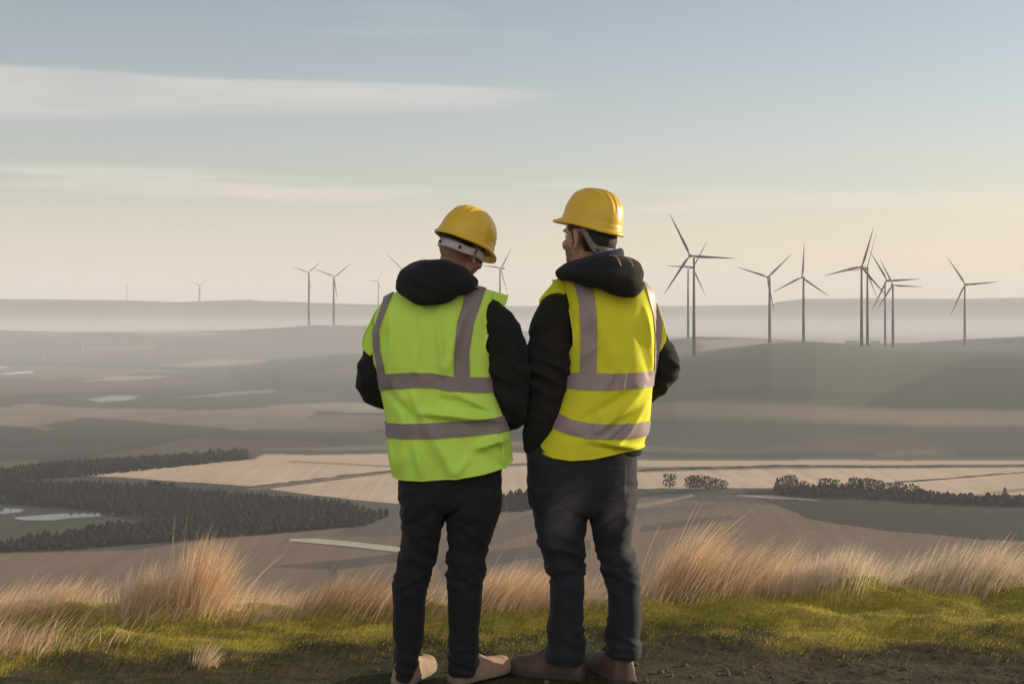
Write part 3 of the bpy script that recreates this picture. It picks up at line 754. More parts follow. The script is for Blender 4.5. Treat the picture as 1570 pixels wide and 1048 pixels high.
# ------------------------------------------------------------------ grass on the bank
def grass_mat(name, rough=.6, trans=.45):
    m, nt_, b = mat_new(name); l = nt_.links
    a_ = N(nt_, 'ShaderNodeAttribute', attribute_name='blade'); l.new(a_.outputs['Color'], b.inputs['Base Color'])
    b.inputs['Roughness'].default_value = rough; b.inputs['Specular IOR Level'].default_value = .3
    tr = N(nt_, 'ShaderNodeBsdfTranslucent'); l.new(a_.outputs['Color'], tr.inputs['Color'])
    mx = N(nt_, 'ShaderNodeMixShader', i_0=trans); l.new(b.outputs[0], mx.inputs[1]); l.new(tr.outputs[0], mx.inputs[2])
    l.new(mx.outputs[0], nt_.nodes['Material Output'].inputs['Surface']); return m
dry_mat = grass_mat('dry_grass', .55, .5); moss_mat = grass_mat('green_grass', .6, .4)
def blades(name, x, y, h, lean, az, wd, col, mat, seg=4, z=None, droop=1.0, head=None):
    """grass blades: root positions, lengths, lean of the tip from the vertical, wind direction, widths and colours"""
    n = len(x); z = height(x, y) - .004 if z is None else z
    t = np.linspace(0, 1, seg + 1); th0 = lean * .35
    P = np.zeros((n, seg + 1, 3)); P[:, 0] = np.stack([x, y, z], 1)
    dirx, diry = np.cos(az), np.sin(az)
    for i in range(seg):
        a = th0 + (lean - th0) * ((i + .5) / seg) ** droop; st = h / seg
        P[:, i + 1] = P[:, i] + np.stack([np.sin(a) * dirx * st, np.sin(a) * diry * st, np.cos(a) * st], 1)
    ta = rng.uniform(0, np.pi, n); wx = np.cos(ta); wy = np.sin(ta) * .6
    V = np.zeros((n, seg * 2 + 1, 3))
    for i in range(seg):
        w_ = wd * (1 - (t[i] ** 1.5) * .75) * .5
        if head is not None: w_ = w_ * (1 + head * np.exp(-((t[i] - .78) / .12) ** 2))
        off = np.stack([wx * w_, wy * w_, 0 * w_], 1); V[:, 2 * i] = P[:, i] - off; V[:, 2 * i + 1] = P[:, i] + off
    V[:, -1] = P[:, -1]
    nv = seg * 2 + 1; f = []
    quad = np.array([[2 * i, 2 * i + 1, 2 * i + 3, 2 * i + 2] for i in range(seg - 1)]); tri = np.array([2 * seg - 2, 2 * seg - 1, 2 * seg])
    base = (np.arange(n) * nv)[:, None, None]
    qf = (quad[None] + base).reshape(-1); tf = (tri[None, None] + base).reshape(-1)
    o = mesh_np(name, V.reshape(-1, 3), np.concatenate([qf, tf]), np.concatenate([np.full(n * (seg - 1), 4), np.full(n, 3)]), mat, True)
    ca = o.data.color_attributes.new('blade', 'FLOAT_COLOR', 'POINT')
    cc = np.repeat(np.concatenate([col, np.ones((n, 1))], 1)[:, None], nv, 1)
    ca.data.foreach_set('color', cc.astype(np.float32).ravel()); return o
def tone(n, a, b, jit=.18):
    k = rng.random(n)[:, None]; return (np.array(a) * (1 - k) + np.array(b) * k) * (1 + rng.uniform(-jit, jit, n))[:, None]
def uof(x, y): return CX + F * x / np.maximum(y, 2)
def xof(u, y): return (u - CX) / F * y
def bank_y0(u): return interp(u, [(-400, 5.4), (300, 5.6), (800, 5.95), (1100, 5.85), (1570, 5.7), (2000, 5.6)])
WIND = R(-8)
def wind(n, s=.35): return WIND + rng.normal(0, s, n)

# band of dry grass beyond the lip
n = 33000
u = rng.uniform(-520, 2100, n); x0 = xof(u, 6.7); cy = crest_y(x0, np.full(n, 6.7))
y = cy + rng.uniform(-.10, 1.15, n); x = xof(u, y)
dens = smooth01((fbm(x * 1.6, y * 1.3, 3, 101) + .32) / .6) * .9 + .08
dens *= interp(u, [(-500, 1), (230, 1), (420, .9), (600, .8), (850, .85), (1000, 1), (1210, .95), (1260, .9), (1570, .85), (2100, .8)])
k = rng.random(n) < dens; u, x, y = u[k], x[k], y[k]; n = len(u)
hh = interp(u, [(-500, .20), (0, .18), (160, .15), (260, .15), (430, .14), (600, .17), (840, .20), (980, .20), (1200, .21), (1240, .17), (1400, .16), (1570, .20), (2100, .2)])
h = hh * rng.uniform(.45, 1.25, n) * (1 + .35 * fbm(x * 2.1, y * 2.1, 2, 103))
pale = smooth01((u - 1180) / 120)[:, None]
col = tone(n, (.56, .40, .26), (.79, .60, .41)) * (1 - pale) + tone(n, (.52, .41, .29), (.72, .60, .44)) * pale
tag(blades('dry_grass', x, y, h, rng.uniform(.5, 1.4, n), wind(n, .3), rng.uniform(.0010, .0024, n), col, dry_mat, 5), 'dry straw coloured grass blowing along the lip of the bank', 'grass', kind='stuff')

# thick lying grass on the left of the bank
n = 26000
u = rng.uniform(-500, 470, n); yb = bank_y0(u); y = rng.uniform(5.55, 6.7, n); x = xof(u, y)
dens = smooth01((270 - u + 330 * fbm(x * 1.4, y * 2.4, 3, 111)) / 260) * smooth01((y - (5.82 + .16 * vnoise(x * 1.5, y * 0, 4))) / .3)
k = rng.random(n) < dens; u, x, y = u[k], x[k], y[k]; n = len(u)
h = rng.uniform(.09, .23, n)
tag(blades('lying_grass', x, y, h, rng.uniform(.8, 1.5, n), WIND - .35 + rng.normal(0, .3, n), rng.uniform(.0013, .003, n), tone(n, (.54, .39, .26), (.77, .59, .40)), dry_mat, 5), 'long pale grass lying flat over the left of the bank', 'grass', kind='stuff')

# short green turf on top of the bank
n = 135000
u = rng.uniform(-450, 2050, n); y = rng.uniform(5.3, 7.1, n); x = xof(u, y); yb = bank_y0(u)
tbv = (y - yb) / .85; nn = fbm(x * 2.3, y * 3.1, 4, 61)
dens = smooth01((tbv + .45 * nn - .04 + .10 * smooth01((500 - u) / 300)) / .35) * smooth01((crest_y(x, y) + .25 - y) / .2) * (1 - .45 * smooth01((200 - u) / 240))
k = rng.random(n) < dens; u, x, y, nn = u[k], x[k], y[k], nn[k]; n = len(u)
h = rng.uniform(.007, .026, n) * (1 + .5 * nn)
col = tone(n, (.39, .335, .046), (.64, .52, .10)); dk = smooth01((nn * 1.4 + .15) / .6)[:, None]; col = col * (1 - .0 * dk)
br = (rng.random(n) < .16)[:, None]; col = np.where(br, tone(n, (.34, .25, .12), (.5, .38, .22)), col)
tag(blades('green_turf', x, y, h, rng.uniform(.3, 1.2, n), wind(n, .8), rng.uniform(.0014, .0030, n), col, moss_mat, 3), 'short mossy yellow green turf on top of the bank', 'grass', kind='stuff')

# thin withered grass on the shaded front of the bank and beside the track
n = 34000
u = rng.uniform(-300, 1900, n); y = rng.uniform(4.85, 6.3, n); x = xof(u, y); yb = bank_y0(u); tbv = (y - yb) / .85
dens = np.where(u < 560, .95, np.where(u < 900, .5 * smooth01((tbv + .75) / .4), .65 * smooth01((tbv + .30) / .3))) * (.45 + .55 * fbm(x * 2, y * 5, 3, 131)).clip(0.05, 1)
for fx_, fy_ in ((-.21, 5.42), (.32, 5.50)): dens = dens * (1 - .9 * np.exp(-(((x - fx_) / .36) ** 4 + ((y - fy_) / .22) ** 4)))
k = rng.random(n) < dens; u, x, y = u[k], x[k], y[k]; n = len(u)
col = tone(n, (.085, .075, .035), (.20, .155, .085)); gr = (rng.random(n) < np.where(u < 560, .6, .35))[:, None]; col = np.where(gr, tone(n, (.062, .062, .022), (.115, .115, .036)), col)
tag(blades('withered_grass', x, y, rng.uniform(.02, .085, n), rng.uniform(.7, 1.5, n), wind(n, .5), rng.uniform(.0012, .0028, n), col, dry_mat, 4), 'thin withered grass on the shaded front of the bank', 'grass', kind='stuff')

def tuft(u0, v0, n, spread_u, spread_y, h0, h1, lean0, lean1, cols, label, yq, fan=.5, heads=True, w=(.0014, .003)):
    """a big tussock: one plant with stems that carry seed heads"""
    xc = xof(u0, yq)
    q = rng.normal(0, 1, n) * .5; x = xc + q * spread_u; y = yq + rng.normal(0, .5, n) * spread_y
    ln = np.interp(q, [-1.2, 1.2], [lean0, lean1]) + rng.normal(0, .14, n); h = rng.uniform(h0, h1, n) * np.exp(-(q / 1.5) ** 2)
    P_ = [(x, y, h, np.abs(ln), np.where(ln > 0, WIND, math.pi) + rng.normal(0, fan, n), rng.uniform(*w, n), tone(n, *cols))]
    if heads:
        m = max(10, n // 40); q = rng.normal(0, 1, m) * .5; xh = xc + q * spread_u; yh = yq + rng.normal(0, .4, m) * spread_y
        ln = np.interp(q, [-1.2, 1.2], [lean0, lean1]) * .95 + rng.normal(0, .12, m)
        P_.append((xh, yh, rng.uniform(h1 * .85, h1 * 1.2, m), np.abs(ln), np.where(ln > 0, WIND, math.pi) + rng.normal(0, fan * .6, m), np.full(m, .0034), tone(m, (.56, .43, .30), (.76, .62, .46))))
    x, y, h, ln, az_, wd_, cl = [np.concatenate([p[i] for p in P_]) for i in range(7)]
    o = blades('grass_tuft', x - xc, y - yq, h, ln, az_, wd_, cl, dry_mat, 7, z=height(x, y) - hgt(xc, yq) - .004)
    o.location = (xc, yq, hgt(xc, yq)); tag(o, label, 'grass tuft')
    return o
straw = ((.54, .375, .235), (.77, .57, .38)); pale_s = ((.50, .37, .24), (.70, .55, .38))
tuft(308, 945, 1250, .13, .16, .15, .37, .0, 1.1, straw, 'largest brown grass tussock left of the men, fanned by the wind', 6.55, .45)
tuft(215, 940, 900, .16, .16, .10, .22, -.1, .9, pale_s, 'small pale grass tussock left of the largest brown tussock', 6.5)
tuft(1035, 925, 1300, .18, .20, .17, .46, .42, 1.3, straw, 'tall golden grass tussock right of the men, leaning right', 6.85, .35)
tuft(1130, 915, 1100, .34, .2, .14, .33, .85, 1.4, ((.40, .28, .18), (.58, .43, .29)), 'brown grass tussock lying over, right of the tall golden one', 6.85, .3)
tuft(1265, 905, 1900, .26, .2, .08, .20, .1, .95, ((.55, .45, .34), (.78, .66, .5)), 'palest whitish grass tussock on the bank at right', 6.75, .6)
tuft(1500, 905, 1700, .34, .2, .10, .24, .5, 1.2, ((.50, .40, .29), (.7, .58, .43)), 'pale windblown grass tussock at the right edge', 6.85, .4)
tuft(790, 935, 2200, .36, .2, .12, .26, .5, 1.2, straw, 'brown grass tussock seen between the two men', 6.75, .4)
tuft(545, 945, 1500, .34, .2, .10, .23, .6, 1.25, ((.34, .23, .14), (.52, .36, .22)), 'loose brown grass tussock just left of the left man', 6.6, .4)
tuft(312, 1038, 230, .05, .05, .03, .14, .2, 1.45, pale_s, 'little pale grass tuft low on the dark front of the bank', 5.75, .5, False)

# stones and clods on the track
n = 900; V = []; T = []; b = 0
bm = bmesh.new(); bmesh.ops.create_icosphere(bm, subdivisions=1, radius=1.0); iv = np.array([v.co[:] for v in bm.verts]); it = np.array([[v.index for v in f.verts] for f in bm.faces]); bm.free()
u = rng.uniform(560, 2000, n); y = rng.uniform(4.75, 5.75, n); x = xof(u, y); z = height(x, y); r = .003 + .011 * rng.random(n) ** 4
for i in range(n):
    v = iv * (r[i] * rng.uniform(.6, 1.3, 3)) * (1 + rng.uniform(-.25, .25, (len(iv), 1))); V.append(v + np.array([x[i], y[i], z[i] + r[i] * .15])); T.append(it + b); b += len(iv)
st_o = obj_quads('stones', np.concatenate(V), np.concatenate(T), plain('stone', (.10, .078, .070), .9, .2, .35, 4), None, False); tag(st_o, 'small stones and clods strewn on the dirt track', 'stones', kind='stuff')
# ------------------------------------------------------------------ people
def pchip(xs, ys, q):
    """smooth monotone-ish interpolation of columns ys at xs"""
    xs = np.asarray(xs, float); ys = np.asarray(ys, float); q = np.asarray(q, float)
    if ys.ndim == 1: ys = ys[:, None]
    h = np.diff(xs)[:, None]; dl = np.diff(ys, axis=0) / h
    m = np.zeros_like(ys)
    if len(xs) > 2:
        a, b = dl[:-1], dl[1:]
        with np.errstate(divide='ignore', invalid='ignore'):
            hm = 2 * a * b / (a + b)
        m[1:-1] = np.where(a * b > 0, hm, 0)
    m[0] = dl[0]; m[-1] = dl[-1]
    i = np.clip(np.searchsorted(xs, q, 'right') - 1, 0, len(xs) - 2)
    t = ((q - xs[i]) / (xs[i + 1] - xs[i]))[:, None]; hh = h[i]
    return ((2*t**3 - 3*t*t + 1) * ys[i] + (t**3 - 2*t*t + t) * hh * m[i] + (-2*t**3 + 3*t*t) * ys[i+1] + (t**3 - t*t) * hh * m[i+1])

class Fig:
    """one man: converts measured outline positions into metres around his own standing point"""
    def __init__(self, Y0, xref):
        self.Y0 = Y0; self.k = Y0 / F
        self.ox = (xref - CX) * self.k
    def P(self, u, v, d=0.0):
        D = self.Y0
        return Vector(((u - CX) * self.k - self.ox, d * self.k, CAMZ - (v - HY) * self.k))

def loft(fig, secs, n=56, ex=2.3, step=7.0):
    """closed skin through horizontal sections (v, x_left, x_right, depth centre, half depth)"""
    s = np.array(sorted(secs), float); vs = s[:, 0]
    m = max(4, int(abs(vs[-1] - vs[0]) / step))
    q = np.linspace(vs[0], vs[-1], m); r = pchip(vs, s[:, 1:], q)
    a = np.linspace(0, 2 * np.pi, n, endpoint=False); V = []
    ca = np.sign(np.cos(a)) * np.abs(np.cos(a)) ** (2 / ex); sa = np.sign(np.sin(a)) * np.abs(np.sin(a)) ** (2 / ex)
    for v, (xl, xr, dc, hd) in zip(q, r):
        c = fig.P((xl + xr) / 2, v, dc)
        V.append(np.stack([c.x + ca * (xr - xl) / 2 * fig.k, c.y + sa * hd * fig.k, np.full(n, c.z)], 1))
    V = np.concatenate(V)
    Q = [tuple(x) for x in grid_faces(m, n, True)] + [tuple(range(n - 1, -1, -1)), tuple((m - 1) * n + i for i in range(n))]
    return V, Q

def slim(secs, inner):
    """take in a trouser leg a little, mostly on the inside"""
    o = []
    for v, xl, xr, dc, hd in secs:
        k = min(1., max(0., (v - 770) / 40.)); a, b = (1.2, 3.4) if inner == 'right' else (3.4, 1.2)
        o.append((v, xl + a * k, xr - b * k, dc, hd))
    return o

def limb(pts, n=24, sub=10, ends=True):
    """round tapering limb through (point, radius) with rounded ends"""
    P = np.array([tuple(p[0]) for p in pts]); r = np.array([p[1] for p in pts], float)
    t = np.concatenate([[0], np.cumsum(np.linalg.norm(np.diff(P, axis=0), axis=1))])
    q = np.linspace(0, t[-1], (len(pts) - 1) * sub + 1)
    # Catmull-Rom like smoothing of the centre line
    C = np.stack([np.interp(q, t, P[:, i]) for i in range(3)], 1)
    if len(pts) > 2:
        kk = np.array([1, 2, 3, 2, 1]) / 9.
        for _ in range(3):
            Cp = np.concatenate([C[:1]] * 2 + [C] + [C[-1:]] * 2)
            C2 = sum(kk[j] * Cp[j:j + len(C)] for j in range(5)); C2[0] = C[0]; C2[-1] = C[-1]; C = C2
    rr = pchip(t, r, q)[:, 0]
    path = [Vector(c) for c in C]; rad = list(rr)
    if ends:
        for sgn in (0, 1):
            e = path[-1] if sgn else path[0]; d = (path[-1] - path[-2]).normalized() if sgn else (path[0] - path[1]).normalized()
            r0 = rad[-1] if sgn else rad[0]
            ext = [(e + d * r0 * math.sin(a), r0 * math.cos(a)) for a in (R(25), R(50), R(72), R(86))]
            if sgn:
                path += [x[0] for x in ext]; rad += [x[1] for x in ext]
            else:
                path = [x[0] for x in ext[::-1]] + path; rad = [x[1] for x in ext[::-1]] + rad
    V, Q = tube_np(path, rad, n)
    return np.array([tuple(v) for v in V]), Q

def ellipsoid(c, r, M=None, nu=28, nv=16):
    V = [(0, 0, -1)]; Q = []
    for i in range(1, nv):
        a = -math.pi / 2 + math.pi * i / nv
        for j in range(nu):
            b = 2 * math.pi * j / nu; V.append((math.cos(a) * math.cos(b), math.cos(a) * math.sin(b), math.sin(a)))
    V.append((0, 0, 1)); top = len(V) - 1
    for j in range(nu):
        j2 = (j + 1) % nu
        Q.append((0, 1 + j2, 1 + j)); Q.append((top, 1 + (nv - 2) * nu + j, 1 + (nv - 2) * nu + j2))
        for i in range(nv - 2): Q.append((1 + i * nu + j, 1 + i * nu + j2, 1 + (i + 1) * nu + j2, 1 + (i + 1) * nu + j))
    V = np.array(V) * np.array(r)
    if M is not None: V = V @ np.array(M.to_3x3()).T
    return V + np.array(c), Q

def xform(piece, M):
    V, Q = piece; A = np.array(M)
    return V @ A[:3, :3].T + A[:3, 3], Q

def union(name, pieces, vox, mat, parent, smooth=4, disp=None):
    """one continuous skin round all the pieces"""
    V = []; Q = []; b = 0
    for pv, pq in pieces:
        V.append(pv); Q += [tuple(i + b for i in q) for q in pq]; b += len(pv)
    o = polys(name, np.concatenate(V), Q, mat, parent)
    bm = bmesh.new(); bm.from_mesh(o.data); bmesh.ops.recalc_face_normals(bm, faces=bm.faces); bm.to_mesh(o.data); bm.free()
    m = o.modifiers.new('r', 'REMESH'); m.mode = 'VOXEL'; m.voxel_size = vox; m.use_smooth_shade = True
    s = o.modifiers.new('s', 'SMOOTH'); s.iterations = smooth; s.factor = .5
    bpy.context.view_layer.update()
    dg = bpy.context.evaluated_depsgraph_get()
    me = bpy.data.meshes.new_from_object(o.evaluated_get(dg))
    o.modifiers.clear(); old = o.data; o.data = me; bpy.data.meshes.remove(old)
    if mat and not me.materials: me.materials.append(mat)
    if disp is not None:
        n = len(me.vertices); co = np.empty(n * 3, np.float32); no = np.empty(n * 3, np.float32)
        me.vertices.foreach_get('co', co); me.vertex_normals.foreach_get('vector', no)
        co = co.reshape(-1, 3); no = no.reshape(-1, 3)
        co = co + no * disp(co)[:, None]
        me.vertices.foreach_set('co', co.astype(np.float32).ravel()); me.update()
    for p in me.polygons: p.use_smooth = True
    return o

def perlin(co, s, off=0.0):
    return np.array([mn.noise(Vector((c[0] * s[0] + off, c[1] * s[1] + off * .3, c[2] * s[2] - off))) for c in co])

def cloth_disp(fig, zones, seed):
    """creases of a garment: zones = (v, spread, amplitude mm, slant, wavelength mm) bunch folds round joints"""
    def f(co):
        out = .0022 * perlin(co, (9, 9, 6), seed)
        v = HY + (CAMZ - co[:, 2]) / fig.k
        for (vc, sp, amp, sl, wl) in zones:
            w = np.exp(-((v - vc) / sp) ** 2)
            k = w > .03
            if not k.any(): continue
            c = co[k].copy(); c[:, 2] = c[:, 2] + sl * c[:, 0]
            nz_ = perlin(c, (7, 7, 1000. / wl), seed + vc * .1)
            r = 1 - 2.2 * np.abs(nz_)                     # sharp ridges, soft valleys
            out[k] += w[k] * amp * .001 * r * 1.25
        return out
    return f

# ---- cloth, leather, skin
black_fleece = fabric('black_fleece', (.014, .0135, .013), (.022, .021, .0205), .92, 5, .5, 260, .12, .04)
black_jersey = fabric('black_jersey', (.014, .0135, .0135), (.021, .020, .0198), .9, 9, .35, 420, .12, .04)
black_denim = fabric('black_denim', (.013, .0128, .0132), (.020, .0198, .021), .85, 14, .5, 520, .18, .05)
navy_knit = fabric('navy_knit', (.022, .028, .055), (.035, .042, .075), .9, 12, .5, 380, .15)
hi_green = fabric('hi_vis_green', (.68, 1.0, .16), (.74, 1.0, .18), .75, 3, .3, 600, .25, .0, .30)
hi_yellow = fabric('hi_vis_yellow', (.80, .80, .045), (.86, .86, .055), .75, 3, .3, 600, .25, .0, .30)
silver_tape = fabric('silver_tape', (.205, .170, .175), (.235, .195, .20), .55, 12, .12, 900, .35)
silver_tape_pale = fabric('silver_tape_pale', (.27, .215, .225), (.31, .245, .255), .5, 12, .12, 900, .4)
hat_yellow = plain('hard_hat_plastic', (.62, .40, .018), .34, .5, .05, 6, .02, 90)
band_dark = plain('strap_webbing', (.15, .15, .145), .7, .3, .1, 40)
band_grey = plain('harness_plastic', (.40, .38, .40), .5, .4, .06, 30)
shoe_tan = plain('tan_suede', (.30, .21, .15), .85, .2, .38, 30, .5, 420)
shoe_brown = plain('brown_leather', (.085, .052, .042), .6, .35, .42, 26, .4, 300)
sole_mat = plain('rubber_sole', (.05, .043, .038), .8, .3, .2, 40, .3)
sole_tan = plain('tan_sole', (.24, .185, .14), .8, .3, .2, 40, .3)
hair_dark = plain('dark_hair', (.022, .015, .011), .65, .3, .5, 160, .8, 500)
def skin_mat(name, c, red):
    m, nt_, b = mat_new(name); l = nt_.links
    t = N(nt_, 'ShaderNodeTexCoord'); n_ = N(nt_, 'ShaderNodeTexNoise', i_Scale=24.0, i_Detail=5.0); l.new(t.outputs['Object'], n_.inputs['Vector'])
    cr = N(nt_, 'ShaderNodeMix', data_type='RGBA'); cr.inputs[6].default_value = (*c, 1); cr.inputs[7].default_value = (*red, 1)
    l.new(n_.outputs['Fac'], cr.inputs[0])
    a_ = N(nt_, 'ShaderNodeAttribute', attribute_name='stubble'); mx = N(nt_, 'ShaderNodeMix', data_type='RGBA'); l.new(a_.outputs['Fac'], mx.inputs[0]); l.new(cr.outputs[2], mx.inputs[6]); mx.inputs[7].default_value = (.050, .034, .027, 1)
    l.new(mx.outputs[2], b.inputs['Base Color'])
    n2 = N(nt_, 'ShaderNodeTexNoise', i_Scale=420.0); l.new(t.outputs['Object'], n2.inputs['Vector'])
    bp = N(nt_, 'ShaderNodeBump', i_Strength=.15, i_Distance=.001); l.new(n2.outputs['Fac'], bp.inputs['Height']); l.new(bp.outputs[0], b.inputs['Normal'])
    b.inputs['Roughness'].default_value = .55; b.inputs['Subsurface Weight'].default_value = .25
    b.inputs['Subsurface Radius'].default_value = (.010, .004, .002); b.inputs['Subsurface Scale'].default_value = 1.0
    return m
skin = skin_mat('skin', (.34, .20, .14), (.44, .23, .16))
eye_mat = plain('eye_white', (.7, .68, .65), .2, .5, .02, 10)

def jeans_mat(fig):
    """dark blue denim with worn, paler patches on the backs of the thighs"""
    m, nt_, b = mat_new('blue_denim'); l = nt_.links
    t = N(nt_, 'ShaderNodeTexCoord')
    n1 = N(nt_, 'ShaderNodeTexNoise', i_Scale=16.0, i_Detail=6.0); l.new(t.outputs['Object'], n1.inputs['Vector'])
    cr = N(nt_, 'ShaderNodeMix', data_type='RGBA'); cr.inputs[6].default_value = (.016, .017, .024, 1); cr.inputs[7].default_value = (.026, .028, .038, 1)
    l.new(n1.outputs['Fac'], cr.inputs[0])
    prev = cr.outputs[2]
    for (u, v, ru, rv) in ((864, 782, 26, 52), (944, 772, 20, 34)):
        p = fig.P(u, v, -50)
        mp = N(nt_, 'ShaderNodeMapping', vector_type='TEXTURE'); mp.inputs['Location'].default_value = p
        mp.inputs['Scale'].default_value = (ru * fig.k, 40 * fig.k, rv * fig.k); mp.inputs['Rotation'].default_value = (0, R(24), 0)
        l.new(t.outputs['Object'], mp.inputs[0])
        ln = N(nt_, 'ShaderNodeVectorMath', operation='LENGTH'); l.new(mp.outputs[0], ln.inputs[0])
        ad = N(nt_, 'ShaderNodeMath', operation='MULTIPLY_ADD'); l.new(n1.outputs['Fac'], ad.inputs[0]); ad.inputs[1].default_value = .7; l.new(ln.outputs['Value'], ad.inputs[2])
        mr = N(nt_, 'ShaderNodeMapRange', interpolation_type='SMOOTHSTEP'); l.new(ad.outputs[0], mr.inputs[0])
        for i, x in enumerate((.6, 1.7, .8, 0.0)): mr.inputs[i + 1].default_value = x
        mx = N(nt_, 'ShaderNodeMix', data_type='RGBA'); l.new(mr.outputs[0], mx.inputs[0]); l.new(prev, mx.inputs[6]); mx.inputs[7].default_value = (.082, .075, .086, 1)
        prev = mx.outputs[2]
    l.new(prev, b.inputs['Base Color'])
    n2 = N(nt_, 'ShaderNodeTexNoise', i_Scale=520.0); l.new(t.outputs['Object'], n2.inputs['Vector'])
    bp = N(nt_, 'ShaderNodeBump', i_Strength=.4, i_Distance=.002); l.new(n2.outputs['Fac'], bp.inputs['Height']); l.new(bp.outputs[0], b.inputs['Normal'])
    b.inputs['Roughness'].default_value = .85; b.inputs['Specular IOR Level'].default_value = .18; b.inputs['Sheen Weight'].default_value = .05
    return m

# ---- head in its own frame: x right, y forward, z up, origin between the ears
def head_pieces(M):
    S = []
    S.append(ellipsoid((0, -.008, .030), (.078, .100, .090)))
    S.append(ellipsoid((0, -.030, -.010), (.070, .078, .075)))
    S.append(ellipsoid((0, .035, -.040), (.062, .060, .085)))
    S.append(ellipsoid((0, .036, -.086), (.056, .054, .042)))
    S.append(ellipsoid((0, .078, -.108), (.024, .018, .019)))
    S.append(ellipsoid((0, .080, .016), (.052, .018, .012)))
    for s in (-1, 1):
        S.append(ellipsoid((s * .042, .062, -.034), (.022, .024, .020)))
        S.append(ellipsoid((s * .012, .099, -.046), (.009, .010, .008)))
        # ear: shell, rim and lobe
        T = Matrix.Rotation(R(-12), 4, 'X') @ Matrix.Rotation(R(s * 24), 4, 'Z')
        S.append(ellipsoid((s * .081, -.012, -.016), (.007, .018, .030), T))
        S.append(ellipsoid((s * .078, -.002, -.044), (.007, .009, .011), T))
        rim = [(Vector((s * (.086 + .004 * math.sin(a)), -.014 - .017 * math.sin(a) * .9, -.012 + .028 * math.cos(a))), .0045) for a in [R(x) for x in (-50, -10, 30, 70, 110, 150)]]
        S.append(limb(rim, 10, 4))
    S.append(limb([(Vector((0, .092, .006)), .009), (Vector((0, .105, -.025)), .011), (Vector((0, .112, -.042)), .013)], 14, 6))
    S.append(ellipsoid((0, .092, -.070), (.024, .010, .0062))); S.append(ellipsoid((0, .090, -.081), (.020, .010, .007)))
    return [xform(p, M) for p in S]

def hand_pieces(M, side):
    """relaxed hand: x across (thumb towards -x*side), y along the fingers, z back of the hand"""
    S = [ellipsoid((0, .045, 0), (.040, .052, .015)), ellipsoid((side * -.022, .030, -.006), (.018, .034, .016))]
    for i, (x, l0, r) in enumerate([(-.030, .078, .0082), (-.010, .086, .0086), (.011, .080, .0083), (.030, .064, .0074)]):
        x *= side; y = .082 - abs(i - 1.2) * .004; pts = [(Vector((x, y - .02, 0)), r * 1.1)]; a = R(-10); p = Vector((x, y, 0)); pts.append((p.copy(), r * 1.05))
        for seg, bend in ((.45, -22), (.32, -34), (.25, -20)):
            a += R(bend + i * -3); p = p + Vector((x * .05, math.cos(a), math.sin(a))) * l0 * seg; pts.append((p.copy(), r * (1 - .12 * len(pts) / 4)))
        S.append(limb(pts, 12, 5))
    S.append(limb([(Vector((side * -.026, .018, -.004)), .012), (Vector((side * -.048, .046, -.014)), .0105), (Vector((side * -.050, .070, -.026)), .0095), (Vector((side * -.044, .088, -.036)), .008)], 12, 5))
    return [xform(p, M) for p in S]

def frame(o, f, up=(0, 0, 1)):
    """matrix whose y looks along f"""
    f = Vector(f).normalized(); r = f.cross(Vector(up)).normalized(); u_ = r.cross(f)
    M = Matrix(((r.x, f.x, u_.x, o[0]), (r.y, f.y, u_.y, o[1]), (r.z, f.z, u_.z, o[2]), (0, 0, 0, 1)))
    return M

def euler_frame(o, yaw, pitch, roll):
    """yaw: degrees to the right of straight away; pitch: nose up; roll: leaning to its own right"""
    return Matrix.Translation(o) @ Matrix.Rotation(-R(yaw), 4, 'Z') @ Matrix.Rotation(R(pitch), 4, 'X') @ Matrix.Rotation(R(roll), 4, 'Y')

